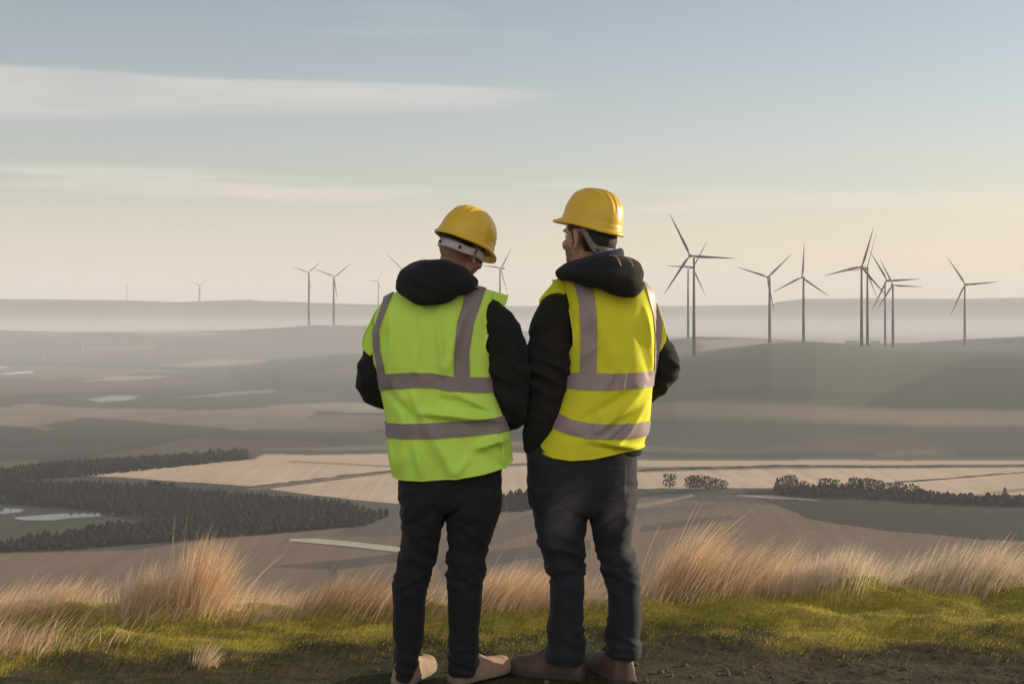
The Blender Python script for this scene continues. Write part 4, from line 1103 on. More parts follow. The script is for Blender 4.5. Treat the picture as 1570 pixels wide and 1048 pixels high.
# ---- hard hat
def hard_hat(M, parent, nape, band_gap=0.0, brad=.87, bmat=None, a0=48, k0=0.0):
    LF, LB, W, H = .142, .138, .114, .150
    nt_, na = 40, 128
    a = np.linspace(0, 2 * np.pi, na, endpoint=False)       # 0 = front (+y), clockwise to +x
    fx = np.sin(a); fy = np.cos(a)
    front = np.clip(fy, 0, 1) ** 2.2
    def rimz(): return .010 * np.clip(fy, 0, 1) ** 1.5 + .008 * np.abs(fx) ** 3 - .006 * np.clip(-fy, 0, 1)
    V = []
    def ring(r, z): V.append(np.stack([fx * r * W, fy * r * np.where(fy > 0, LF, LB), z + np.zeros(na)], 1))
    rz = rimz()
    # lip under the brim, brim edge, brim top, then the shell
    prof = [(1.012, -.004), (1.060, -.010), (1.095, -.0125), (1.108, -.010), (1.104, -.0055), (1.065, -.001), (1.028, .006), (1.022, .010), (1.022, .019), (1.010, .022)]
    for r, z in prof:
        ext = np.clip((r - 1.03) / .075, 0, 1)
        rr = r + ext * front * .30
        ring(rr, rz + z - ext * front * .006 + 0 * a)
    z0 = rz + .022
    phs = np.linspace(0, math.pi / 2, nt_)[1:]
    for p in phs:
        r = math.cos(p) ** .72 * .995; s = math.sin(p)
        zz = z0 * (1 - s) + H * s
        V.append(np.stack([fx * r * W, fy * r * np.where(fy > 0, LF, LB), zz + np.zeros(na)], 1))
    V = np.concatenate(V)
    # five raised ribs running front to back over the crown
    x, y, z = V[:, 0], V[:, 1], V[:, 2]
    up = smooth01((z - .050) / .05) * smooth01((y + .142) / .03 + .2) * smooth01((.118 - y) / .03)
    for xc, hgt_ in ((-.050, .003), (-.025, .0038), (0, .0045), (.025, .0038), (.050, .003)):
        b = np.exp(-((x - xc) / .0058) ** 2) * up * hgt_
        nrm = np.stack([x / W ** 2, y / LF ** 2, np.maximum(z, .02) / H ** 2], 1); nrm /= np.linalg.norm(nrm, axis=1)[:, None]
        V = V + nrm * b[:, None]
    nr = len(prof) + len(phs)
    Q = [tuple(q) for q in grid_faces(nr, na, True)]
    o = polys('hard_hat', xform((V, Q), M)[0], Q, hat_yellow, parent)
    sm = o.modifiers.new('t', 'SOLIDIFY'); sm.thickness = .0028; sm.offset = -1
    # harness: a band round the head that dips to the nape
    Vb = []; rows_ = 6; aa = np.linspace(R(a0), R(360 - a0), 90)
    for j in range(rows_):
        t = j / (rows_ - 1)
        bk = np.clip(-np.cos(aa), 0, 1)
        zc = -.004 - band_gap - nape * smooth01((bk - k0) / (.9 - k0)) - .034 * t
        rr = brad + .010 * math.sin(t * math.pi) - .03 * t * bk
        Vb.append(np.stack([np.sin(aa) * rr * W * .97, np.cos(aa) * rr * np.where(np.cos(aa) > 0, LF, LB) * .93, zc], 1))
    Qb = [tuple(q) for q in grid_faces(rows_, 90)]
    hb = polys('headband', xform((np.concatenate(Vb), Qb), M)[0], Qb, bmat or band_grey, o)
    s2 = hb.modifiers.new('t', 'SOLIDIFY'); s2.thickness = .004
    for ang in (150, 210):                                    # the two adjuster studs
        ak = R(ang); bk = -math.cos(ak)
        c = Vector((math.sin(ak) * (brad + .012) * W * .97, math.cos(ak) * (brad + .012) * LB * .93, -.004 - band_gap - nape * float(smooth01(np.array((bk - k0) / (.9 - k0)))) - .017))
        d = Vector((math.sin(ak), math.cos(ak), 0))
        tv, tq = tube_np([M @ (c - d * .002), M @ (c + d * .005), M @ (c + d * .006)], [.0065, .0065, .004], 12)
        polys('stud', tv, tq, sole_mat, o)
    return o

# ---- footwear: z 0 = sole, y along the foot from the heel
def shoe(M, parent, mat, smat, L_=.29, W_=.052, hi=.095, name='shoe'):
    st = [(0.0, .60, .050, .2), (.02, .74, .085, .4), (.10, .80, .98, .7), (.22, .80, 1.0, .75), (.36, .80, .98, .8), (.48, .88, .80, .85), (.60, .98, .66, .9), (.74, 1.0, .56, .95), (.86, .94, .50, .95), (.94, .78, .42, .8), (.985, .50, .30, .5), (1.0, .22, .16, .3)]
    st[0] = (0.0, .55, .75, .2); st[1] = (.03, .74, .95, .4)
    s = np.array(st); q = np.linspace(0, 1, 44); r = pchip(s[:, 0], s[:, 1:], q)
    n = 32; a = np.linspace(0, 2 * np.pi, n, endpoint=False); V = []
    for t, (w_, h_, _) in zip(q, r):
        ca = np.sign(np.cos(a)) * np.abs(np.cos(a)) ** .75; sa = np.sin(a)
        zz = np.where(sa > 0, .030 + sa ** .9 * (h_ * hi - .030 + .012) if False else .030 + np.abs(sa) ** .9 * max(.012, h_ * hi - .02), .030 - np.abs(sa) ** .5 * .022)
        bend = .010 * smooth01((t - .80) / .2)
        V.append(np.stack([ca * w_ * W_ * np.where(sa > 0, 1 - .32 * np.clip(sa, 0, 1) ** 2, 1), np.full(n, t * L_), zz + bend], 1))
    V = np.concatenate(V); Q = [tuple(x) for x in grid_faces(len(q), n, True)] + [tuple(range(n - 1, -1, -1)), tuple((len(q) - 1) * n + k for k in range(n))]
    # creases behind the toes
    cr = np.exp(-((V[:, 1] / L_ - .62) / .07) ** 2) * np.clip((V[:, 2] - .035) / .03, 0, 1)
    V[:, 2] += cr * .0022 * np.sin(V[:, 1] * 420 + 60 * V[:, 0])
    o = polys(name, xform((V, Q), M)[0], Q, mat, parent)
    # sole: welt following the outline
    Vs = []; m = 28
    for zz, sc in ((0.0, 1.02), (.006, 1.09), (.022, 1.10), (.028, 1.06), (.030, .9)):
        for side in (1, -1):
            rng_ = range(m) if side == 1 else range(m - 1, -1, -1)
            for i in rng_:
                t = i / (m - 1); wv = float(pchip(s[:, 0], s[:, 1], [t])[0, 0])
                Vs.append((side * wv * W_ * sc, (t - .5) * L_ * (1.0 + .02 * sc) + .5 * L_, zz + .008 * float(smooth01(np.array((t - .82) / .18)))))
    nn = 2 * m; Qs = [tuple(x) for x in grid_faces(5, nn, True)] + [tuple(range(nn - 1, -1, -1)), tuple(4 * nn + k for k in range(nn))]
    polys('sole', xform((np.array(Vs), Qs), M)[0], Qs, smat, o)
    # laces
    for j in range(4):
        t = .40 + .055 * j; h_ = float(pchip(s[:, 0], s[:, 2], [t])[0, 0]) * hi + .012
        pts = [(M @ Vector((x, t * L_ + .01 * abs(x) / .02, h_ - 6.0 * x * x)), .0022) for x in (-.022, -.011, 0, .011, .022)]
        lv, lq = limb(pts, 8, 3); polys('lace', lv, lq, sole_mat, o)
    return o

# ---- hi-vis vest
class Vest:
    def __init__(s, fig, torso, hem, base, ridge_, edgeL, edgeR, folds, yaw, seed, front=(0, 0), gain=2.6):
        s.gain = gain
        s.front = front
        s.f = fig; s.torso = np.array(sorted(torso), float); s.hem = hem; s.base = base; s.ridge = ridge_; s.eL = sorted(edgeL); s.eR = sorted(edgeR)
        s.folds = folds; s.yaw = yaw; s.seed = seed
    def tr(s, v): return pchip(s.torso[:, 0], s.torso[:, 1:], np.clip(np.atleast_1d(v), s.torso[0, 0], s.torso[-1, 0]))
    def fold(s, u, v):
        o = np.zeros_like(u)
        for (x0, v0, x1, v1, wd, amp) in s.folds:
            dx, dv = x1 - x0, v1 - v0; l2 = dx * dx + dv * dv
            t = ((u - x0) * dx + (v - v0) * dv) / l2; tcl = np.clip(t, 0, 1)
            d = np.hypot(u - x0 - tcl * dx, v - v0 - tcl * dv) * (1.45 + .3 * vnoise(u / 20., v / 20., 8))
            o += amp * np.exp(-(d / wd) ** 2) * (.35 + .65 * np.sin(np.clip(tcl, .02, .98) * np.pi) ** .5)
        o *= s.gain
        o += 1.2 * s.gain * vnoise(u / 40. + s.seed, v / 75., s.seed) + .35 * s.gain * vnoise(u / 17., v / 26., s.seed + 4)
        return o
    def surf(s, u, v, t, front=False, off=0.0):
        """px position -> metres. t 0 on the trunk, 0..1 from the armpit line up to the shoulder ridge"""
        u = np.asarray(u, float); v = np.asarray(v, float); t = np.asarray(t, float)
        r = s.tr(np.maximum(v, s.base)); xc = (r[:, 0] + r[:, 1]) / 2; a = (r[:, 1] - r[:, 0]) / 2; dc = r[:, 2]; hd = r[:, 3]
        q = np.clip((u - xc) / a, -1, 1)
        roll = np.sqrt(np.clip(1 - np.clip(t, 0, 1) ** 3.2, 0, 1)); bulge = (1 - np.abs(q) ** 2.5) ** (1 / 2.2)
        d = hd * roll * bulge
        fo = s.fold(u, v); fo = np.where(fo < 0, np.maximum(fo * .6, -3.5), fo) * np.clip(bulge * 1.6, .15, 1) * (1 - np.clip(t, 0, 1) ** 4)
        d = dc + (d + fo + off) * (1 if front else -1) + s.yaw * (u - xc)
        # towards the sides the outward direction is sideways
        u2 = u + np.where(bulge < .5, np.sign(q) * (1 - bulge / .5) * off, 0)
        k = s.f.k
        return np.stack([(u2 - CX) * k - s.f.ox, d * k, CAMZ - (v - HY) * k + np.clip(t, 0, 1) ** 6 * off * k], 1)
    def edges(s, v, t):
        xl = interp(v, s.eL); xr = interp(v, s.eR); return xl, xr
    def build(s, mat, tape, parent, hstrips, vstrips, bind):
        nb = 90; sv = np.sin(np.linspace(-np.pi / 2, np.pi / 2, nb)); V = []; Q = []
        # trunk: closed rings from the hem to the armpits
        nr = 64; ring0 = None; rows_i = []
        for i in range(nr):
            w_ = i / (nr - 1); ringv = []
            for front in (False, True):
                ss = sv if not front else sv[::-1][1:-1]
                rb = s.tr(np.full(len(ss), s.base + 60))
                r = s.tr([s.base + (1 - w_) * 150])
                hemu = (r[0, 0] + r[0, 1]) / 2 + ss * (r[0, 1] - r[0, 0]) / 2
                vv = interp(hemu, s.hem) * (1 - w_) + s.base * w_
                rr = s.tr(vv); uu = (rr[:, 0] + rr[:, 1]) / 2 + ss * (rr[:, 1] - rr[:, 0]) / 2
                ringv.append(s.surf(uu, vv, np.zeros(len(ss)), front))
            V.append(np.concatenate(ringv))
        nc = len(V[0]); Q += [tuple(q) for q in grid_faces(nr, nc, True)]
        base_n = nr * nc
        # back panel, over the shoulders, and down the front
        npn = 30; pan = []
        tt = np.sin(np.linspace(0, np.pi / 2, npn))
        seq = [(t, False) for t in tt] + [(t, True) for t in tt[::-1][1:]]
        for j, (t, front) in enumerate(seq):
            if t == 0: 
                continue
            vrow = s.base + (np.mean([x[1] for x in s.ridge]) - s.base) * t
            xl, xr = s.edges(np.array([vrow]), t); 
            rb = s.tr([s.base])[0]
            q_ = 1 - smooth01(np.array([t / .25]))[0]
            fr_ = 1 - smooth01(np.array([(t - .80) / .20]))[0] if front else 0
            xl = (xl[0] + s.front[0] * fr_) * (1 - q_) + rb[0] * q_; xr = (xr[0] + s.front[1] * fr_) * (1 - q_) + rb[1] * q_
            uu = (xl + xr) / 2 + sv * (xr - xl) / 2
            vv = s.base + (interp(uu, s.ridge) - s.base) * t
            pan.append(s.surf(uu, vv, np.full(nb, t), front))
        np_ = len(pan); V += pan
        Q += [tuple(q) for q in grid_faces(np_, nb, False, base_n)]
        top = (nr - 1) * nc
        for c in range(nb - 1):
            Q.append((top + c, top + c + 1, base_n + c + 1, base_n + c))                       # back join
            fidx = lambda c: top + (nb + (nb - 2 - c)) if 0 < c < nb - 1 else top + c            # front half runs the other way
            lastr = base_n + (np_ - 1) * nb
            Q.append((lastr + c, lastr + c + 1, fidx(c + 1), fidx(c)))
        VV = np.concatenate(V)
        o = polys('safety_vest', VV, Q, mat, parent)
        m = o.modifiers.new('t', 'SOLIDIFY'); m.thickness = .003; m.offset = -1
        # piping along armholes and hem
        pipe = []
        for c in (0, nb - 1):
            pts = [Vector(p[c]) for p in pan]
            pipe.append(pts)
        for pts in pipe:
            tv, tq = tube_np(pts, [.0032] * len(pts), 8); polys('binding', tv, tq, bind, o)
        hp = [Vector(p) for p in V[0]]; hp.append(hp[0]); tv, tq = tube_np(hp, [.0032] * len(hp), 8); polys('binding', tv, tq, bind, o)
        # reflective tape
        for (top_c, bot_c) in hstrips:
            rows_ = []
            for front in (False, True):
                for w_ in np.linspace(0, 1, 7):
                    pass
            nR = 8; G = []
            for w_ in np.linspace(0, 1, nR):
                ringv = []
                for front in (False, True):
                    ss = sv if not front else sv[::-1][1:-1]
                    r = s.tr([(top_c[0][1] + bot_c[0][1]) / 2]); u0 = (r[0, 0] + r[0, 1]) / 2 + ss * (r[0, 1] - r[0, 0]) / 2
                    vv = interp(u0, top_c) * (1 - w_) + interp(u0, bot_c) * w_
                    rr = s.tr(vv); uu = (rr[:, 0] + rr[:, 1]) / 2 + ss * (rr[:, 1] - rr[:, 0]) / 2
                    ringv.append(s.surf(uu, vv, np.zeros(len(ss)), front, 1.9))
                G.append(np.concatenate(ringv))
            polys('reflective_tape', np.concatenate(G), [tuple(q) for q in grid_faces(nR, nc, True)], tape, o)
        for (lc, rc, vbot) in vstrips:
            G = []; nC = 9; nrow = 70
            tb = [(0, v, False) for v in np.linspace(vbot, s.base, 14)[:-1]] + [(t, None, False) for t in np.sin(np.linspace(0, np.pi / 2, 44))] + [(t, None, True) for t in np.sin(np.linspace(np.pi / 2, 0, 24))[1:]] + [(0, v, True) for v in np.linspace(s.base, vbot, 8)[1:]]
            for t, v, front in tb:
                mid = v if v is not None else s.base + (np.mean([x[1] for x in s.ridge]) - s.base) * t
                l_, r_ = interp(np.array([mid]), sorted((b, a) for a, b in lc))[0], interp(np.array([mid]), sorted((b, a) for a, b in rc))[0]
                uu = np.linspace(l_, r_, nC)
                vv = np.full(nC, v) if v is not None else s.base + (interp(uu, s.ridge) - s.base) * t
                G.append(s.surf(uu, vv, np.full(nC, t), front, 2.1))
            polys('reflective_tape', np.concatenate(G), [tuple(q) for q in grid_faces(len(G), nC)], tape, o)
        return o

def hair_cap(body, M, name, mat, keep, off, parent):
    """short hair: the part of the scalp chosen by keep(x,y,z in the head frame), lifted off the skin"""
    me = body.data; Mi = np.array(M.inverted())
    n = len(me.vertices); co = np.empty(n * 3, np.float32); no = np.empty(n * 3, np.float32)
    me.vertices.foreach_get('co', co); me.vertex_normals.foreach_get('vector', no); co = co.reshape(-1, 3).astype(float); no = no.reshape(-1, 3)
    h = co @ Mi[:3, :3].T + Mi[:3, 3]
    w_ = keep(h[:, 0], h[:, 1], h[:, 2])
    ok = w_ > 0
    faces = [tuple(p.vertices) for p in me.polygons if all(ok[i] for i in p.vertices)]
    used = sorted({i for f in faces for i in f}); ix = {v: k for k, v in enumerate(used)}
    V = co[used] + no[used] * (off * np.clip(w_[used], .12, 1))[:, None]
    V = V + no[used] * (.0010 * perlin(h[used], (260, 260, 90), 3.))[:, None]
    return polys(name, V, [tuple(ix[i] for i in f) for f in faces], mat, parent)

def scalp(x, y, z):
    nape = -.075 + .02 * np.abs(x) / .07
    front = .070 - np.clip(z, -.1, .1) * .2
    temple = np.where(np.abs(x) > .045, .045, front)
    k1 = (z - np.where(y < -.03, nape, np.where(y > .0, .012, -.01))) / .025
    k2 = (temple - y) / .02
    ear = np.where((np.abs(x) > .070) & (y > -.036) & (y < .018) & (z < .022), -1, 1)
    return np.minimum(np.minimum(k1, k2), ear)
def beard(x, y, z):
    k1 = (-.052 - z + .25 * (y - .05).clip(-1, 0) * -1 * 0) / .02
    k1 = np.where((np.abs(x) > .045), (-.030 - z) / .02, k1)
    k2 = (y - .008 - np.where(z < -.10, -.0, 0)) / .02
    k3 = (z + .150) / .02
    lips = np.where((np.abs(x) < .026) & (z > -.090) & (z < -.062) & (y > .08), -1, 1)
    return np.minimum(np.minimum(k1, k2), np.minimum(k3, lips))

def body_mesh(fig, head_M, neck, torso, arms, legs, hands, feet, root):
    P = []
    P += head_pieces(head_M)
    P.append(limb(neck, 24, 8))
    P.append(loft(fig, torso))
    for a in arms + legs + feet: P.append(limb(a, 20, 8))
    for M, s in hands: P += hand_pieces(M, s)
    b = union('body', P, .0042, skin, root, 3)
    me = b.data; n = len(me.vertices); co = np.empty(n * 3, np.float32); me.vertices.foreach_get('co', co); Mi = np.array(head_M.inverted())
    h = co.reshape(-1, 3).astype(float) @ Mi[:3, :3].T + Mi[:3, 3]; x, y, z = h.T
    nz_ = .35 * vnoise(y * 160, z * 160 + x * 90, 3)
    lips = smooth01((np.hypot(x / .030, (z + .075) / .015) - .8) / .5)
    jaw = smooth01((y - .012) / .045 + nz_) * smooth01((-.022 - z - .25 * (y - .05)) / .035 + nz_) * smooth01((z + .165) / .03) * lips * smooth01((.2 - np.abs(x)) / .1)
    burn = smooth01((y - .004) / .012) * smooth01((.034 - y) / .012) * smooth01((z + .06) / .02) * smooth01((.05 - z) / .02) * smooth01((np.abs(x) - .045) / .01)
    crop = smooth01((z + .088 + .5 * nz_ * .05) / .05) * smooth01((-.012 - y) / .02)
    st = np.clip(np.maximum(np.maximum(jaw * .80, burn * .9), crop * .75), 0, 1); st[np.linalg.norm(h, axis=1) > .26] = 0
    a_ = me.attributes.new('stubble', 'FLOAT', 'POINT'); a_.data.foreach_set('value', st.astype(np.float32))
    for s in (-1, 1):
        v, q = ellipsoid(head_M @ Vector((s * .031, .0760, -.004)), (.0115,) * 3, None, 16, 10)
        polys('eye', v, q, eye_mat, b)
    return b
# ================================================================== the left man: green vest, head bowed to his right
def person(x, y, label):
    r = empty('person', (x, y, hgt(x, y))); tag(r, label, 'person', 'men in hi-vis vests on the hilltop'); return r

def left_man():
    f = Fig(5.42, 690); root = empty('person', (f.ox, 5.42, 0.0))
    tag(root, 'man in green hi-vis vest and black trousers, head bowed under a yellow hard hat', 'person')
    P, k = f.P, f.k
    HM = euler_frame(P(711, 379, -2), 34, -24, 14)
    body = body_mesh(f, HM, [(HM @ Vector((0, -.02, -.05)), .054), (P(694, 408, 2), .055), (P(688, 445, 4), .062)],
        [(445, 640, 730, 4, 22), (475, 612, 748, 0, 30), (520, 596, 742, 0, 38), (600, 604, 740, 0, 38), (700, 622, 756, 0, 40), (755, 630, 750, 0, 34), (768, 645, 735, 0, 22)],
        [[(P(745, 484), .050), (P(772, 550, 4), .047), (P(782, 622, 6), .040), (P(772, 642, 70), .034), (P(742, 640, 120), .027)],
         [(P(608, 494, 26), .042), (P(588, 545, 30), .044), (P(576, 590, 32), .040), (P(604, 618, 72), .033), (P(640, 640, 110), .027)]],
        [[(P(651, 768), .068), (P(644, 850), .046), (P(629, 925), .042), (P(627, 1030, 4), .034)],
         [(P(725, 768), .068), (P(715, 850), .046), (P(711, 925), .042), (P(708, 1025, 4), .034)]],
        [(frame(P(742, 640, 118), (-.75, .45, -.1)), 1), (frame(P(640, 640, 108), (.75, .45, -.1)), -1)],
        [[(P(627, 1030, 2), .034), (P(638, 1036, 40), .030), (P(652, 1040, 80), .022)], [(P(708, 1025, 2), .034), (P(735, 1033, 22), .030), (P(762, 1039, 46), .022)]], root)
    hair_cap(body, HM, 'hair', hair_dark, lambda x, y, z: np.minimum(scalp(x, y, z), (z + .012) / .03), .004, root)
    HH = euler_frame(HM @ Vector((0, -.006, .016)), 24, -20, 16) @ Matrix.Scale(.90, 4)
    hard_hat(HH, root, .016, .012, .89)
    # jacket
    dj = cloth_disp(f, [(590, 44, 14, .5, 60), (530, 40, 9, -.6, 70), (640, 30, 11, .4, 45), (490, 20, 6, .8, 50)], 3.3)
    jk = union('jacket', [loft(f, [(738, 618, 764, 0, 40), (700, 606, 774, 0, 41), (640, 603, 762, 0, 39), (600, 594, 748, 0, 37), (560, 590, 746, 0, 37), (520, 586, 748, 0, 37), (490, 590, 750, 0, 33), (468, 606, 748, 0, 26), (452, 632, 738, 2, 22), (438, 652, 722, 4, 16)]),
        limb([(P(750, 484, 0), .066), (P(768, 512, 0), .078), (P(776, 560, 0), .080), (P(783, 612, 2), .073), (P(781, 636, 40), .062), (P(764, 642, 84), .050), (P(748, 641, 112), .040)]),
        limb([(P(604, 490, 26), .060), (P(586, 532, 30), .069), (P(572, 580, 30), .069), (P(582, 604, 44), .062), (P(612, 626, 82), .050), (P(634, 638, 108), .040)])], .0055, black_jersey, root, 4, dj)
    hv, hq = loft(f, [(469, 648, 672, -58, 7), (464, 637, 688, -53, 15), (452, 622, 706, -42, 28), (442, 615, 726, -32, 36), (434, 613, 731, -26, 43), (424, 615, 724, -18, 50), (412, 623, 712, -10, 54), (403, 637, 700, -5, 48), (398, 650, 692, -2, 42)], 72, 2.1, 4)
    V = hv.copy()
    hood = polys('hood', V, hq[:-1], black_fleece, jk)
    bm = bmesh.new(); bm.from_mesh(hood.data); bmesh.ops.delete(bm, geom=[x for x in bm.faces if len(x.verts) > 4 and x.calc_center_median().z > P(0, 405).z], context='FACES_ONLY'); bm.to_mesh(hood.data); bm.free()
    cloth_fix(hood, f, 4.1, [(440, 18, 14, .7, 70), (412, 12, 9, .3, 40)], thick=.012)
    # turned-up shirt collar showing on his right
    cv = []; 
    for i, (u, v, d) in enumerate([(664, 412, -30), (690, 408, -38), (712, 414, -34), (728, 428, -22), (737, 438, 0), (728, 446, 26)]):
        p = P(u, v, d); cv += [p, p + Vector((0.004, -.006, -.020)), p + Vector((.012, -.016, -.030))]
    cvn = obj_quads('collar', [tuple(x) for x in cv], grid_faces(6, 3), silver_tape_pale, jk); m = cvn.modifiers.new('s', 'SUBSURF'); m.levels = m.render_levels = 2
    m = cvn.modifiers.new('t', 'SOLIDIFY'); m.thickness = .004
    # vest
    v = Vest(f, [(740, 604, 788, 0, 56), (720, 600, 788, 0, 56), (700, 595, 786, 0, 55), (670, 593, 783, 0, 54), (640, 591, 774, 0, 53), (600, 583, 762, 0, 52), (570, 578, 757, 0, 52), (555, 572, 756, 0, 52)],
        [(590, 726), (606, 731), (650, 730), (700, 726), (740, 720), (775, 712), (788, 702)], 556,
        [(560, 478), (578, 462), (600, 450), (630, 439), (660, 436), (700, 435), (722, 437), (750, 444), (777, 452), (785, 455)],
        [(556, 572), (540, 563), (520, 555), (500, 557), (484, 564), (470, 573), (455, 590), (440, 598), (420, 600)],
        [(556, 740), (545, 741), (525, 745), (505, 752), (485, 763), (465, 774), (452, 778), (420, 779)],
        [(650, 628, 778, 640, 9, 3.0), (680, 608, 770, 634, 7, -2.5), (690, 560, 716, 470, 9, 2.0), (672, 455, 682, 570, 8, 2.2), (640, 480, 648, 560, 12, -1.5), (603, 480, 600, 590, 8, 2.0), (620, 610, 616, 720, 14, 2.2), (735, 680, 788, 665, 9, 3.5), (742, 690, 770, 715, 9, -2.5), (768, 660, 776, 712, 6, 3.0), (660, 650, 700, 725, 14, 1.8), (600, 600, 640, 640, 9, -2), (652, 465, 640, 566, 8, 1.6), (636, 600, 650, 640, 8, 1.8), (700, 600, 762, 632, 6, 2.2), (715, 700, 700, 722, 9, 1.8), (640, 672, 650, 728, 9, 2.0), (756, 470, 748, 540, 8, 2.2), (596, 672, 606, 726, 8, 2.0), (590, 470, 575, 530, 7, 2.0)], -.03, 2, (0, 0), 4.4)
    hs1 = ([(570, 577), (600, 571), (640, 568.5), (668, 569), (700, 575), (770, 577)], [(570, 600), (583, 598), (600, 594), (640, 591), (668, 591.5), (690, 596), (720, 598), (770, 601)])
    hs2 = ([(580, 646.5), (640, 645), (690, 642), (765, 637), (800, 634)], [(580, 669.5), (640, 668), (690, 665), (765, 660), (800, 657)])
    vs = [([(589, 430), (588, 455), (573, 500), (574, 530), (582, 576)], [(604, 430), (603, 449), (584, 500), (585, 535), (594, 576)], 576),
          ([(726, 430), (722, 445), (703, 500), (699, 540), (698, 580)], [(750, 430), (747, 446), (728, 500), (721, 540), (722, 580)], 578)]
    v.build(hi_green, silver_tape, root, [hs1, hs2], vs, hi_green)
    # trousers
    dt = cloth_disp(f, [(850, 55, 9, .55, 60), (880, 30, 7, -.5, 42), (1010, 34, 9, .3, 44), (785, 30, 6, -.8, 50), (745, 20, 4, .2, 50)], 7.7)
    tro = union('trousers', [loft(f, [(700, 612, 768, 0, 46), (740, 611, 768, 0, 50), (768, 613, 767, 0, 50), (780, 628, 750, 0, 38)]),
        loft(f, slim([(745, 611, 694, 0, 48), (775, 613, 688, 0, 48), (800, 617, 681, 0, 45), (830, 617, 674, 2, 41), (852, 613, 669, 3, 39), (880, 606, 660, 0, 36), (910, 603, 656, -3, 35), (950, 602, 655, -2, 34), (980, 604, 651, 0, 33), (1005, 606, 645, 2, 34), (1026, 606, 640, 2, 34), (1038, 607, 638, 2, 34)], 'right'), 44),
        loft(f, slim([(745, 684, 768, 0, 48), (775, 683, 767, 0, 48), (800, 684, 760, 0, 45), (830, 685, 750, 2, 41), (852, 685, 744, 3, 39), (880, 684, 742, 0, 36), (930, 684, 739, -3, 35), (980, 685, 734, 0, 34), (1008, 686, 733, 2, 34), (1030, 687, 731, 2, 34)], 'left'), 44)], .0055, black_denim, root, 3, dt)
    patch(tro, f, [(628, 752), (672, 750), (670, 790), (650, 798), (630, 790)], 'back_pocket', black_denim)
    patch(tro, f, [(700, 750), (746, 746), (742, 786), (722, 796), (702, 788)], 'back_pocket', black_denim)
    shoe(frame(P(616, 1046, -22) * 1 + Vector((0, 0, 0)), (.29, .96, 0)), root, shoe_tan, sole_tan, .29, .053, .10)
    shoe(frame(P(696, 1044, -14), (.68, .73, 0)), root, shoe_tan, sole_tan, .29, .053, .10)
    return root

def patch(o, f, poly, name, mat, off=.0035):
    """a pocket sewn on a garment: follows its surface, with its own thickness"""
    me = o.data; n = len(me.vertices); co = np.empty(n * 3, np.float32); no = np.empty(n * 3, np.float32)
    me.vertices.foreach_get('co', co); me.vertex_normals.foreach_get('vector', no); co = co.reshape(-1, 3).astype(float); no = no.reshape(-1, 3)
    nc = 22; p = np.array(poly, float)
    from mathutils.bvhtree import BVHTree
    bv = BVHTree.FromPolygons([tuple(c) for c in co], [tuple(q.vertices) for q in me.polygons])
    V = []
    for i in range(nc):
        for j in range(nc):
            a, b = i / (nc - 1), j / (nc - 1)
            top = p[0] * (1 - a) + p[1] * a
            k = a * 2; bot = p[4] * (1 - k) + p[3] * k if k < 1 else p[3] * (2 - k) + p[2] * (k - 1)
            u, v = top * (1 - b) + bot * b; q = f.P(u, v, -200)
            h = bv.ray_cast(q, Vector((0, 1, 0)))
            e = min(i, j, nc - 1 - i, nc - 1 - j)
            V.append((h[0] + h[1] * (off if e > 0 else .0002)) if h[0] is not None else q + Vector((0, 200 * f.k - .1, 0)))
    ob = obj_quads(name, [tuple(v) for v in V], grid_faces(nc, nc), mat, o); return ob

def cloth_fix(o, f, seed, zones, thick=.006, sub=1):
    me = o.data; n = len(me.vertices); co = np.empty(n * 3, np.float32); no = np.empty(n * 3, np.float32)
    bm = bmesh.new(); bm.from_mesh(me); bmesh.ops.recalc_face_normals(bm, faces=bm.faces); bm.to_mesh(me); bm.free()
    me.vertices.foreach_get('co', co); me.vertex_normals.foreach_get('vector', no); co = co.reshape(-1, 3); no = no.reshape(-1, 3)
    co = co + no * (cloth_disp(f, zones, seed)(co))[:, None]
    me.vertices.foreach_set('co', co.astype(np.float32).ravel()); me.update()
    m = o.modifiers.new('t', 'SOLIDIFY'); m.thickness = thick; m.offset = -1
    if sub: m = o.modifiers.new('s', 'SUBSURF'); m.levels = m.render_levels = sub
    for p in me.polygons: p.use_smooth = True

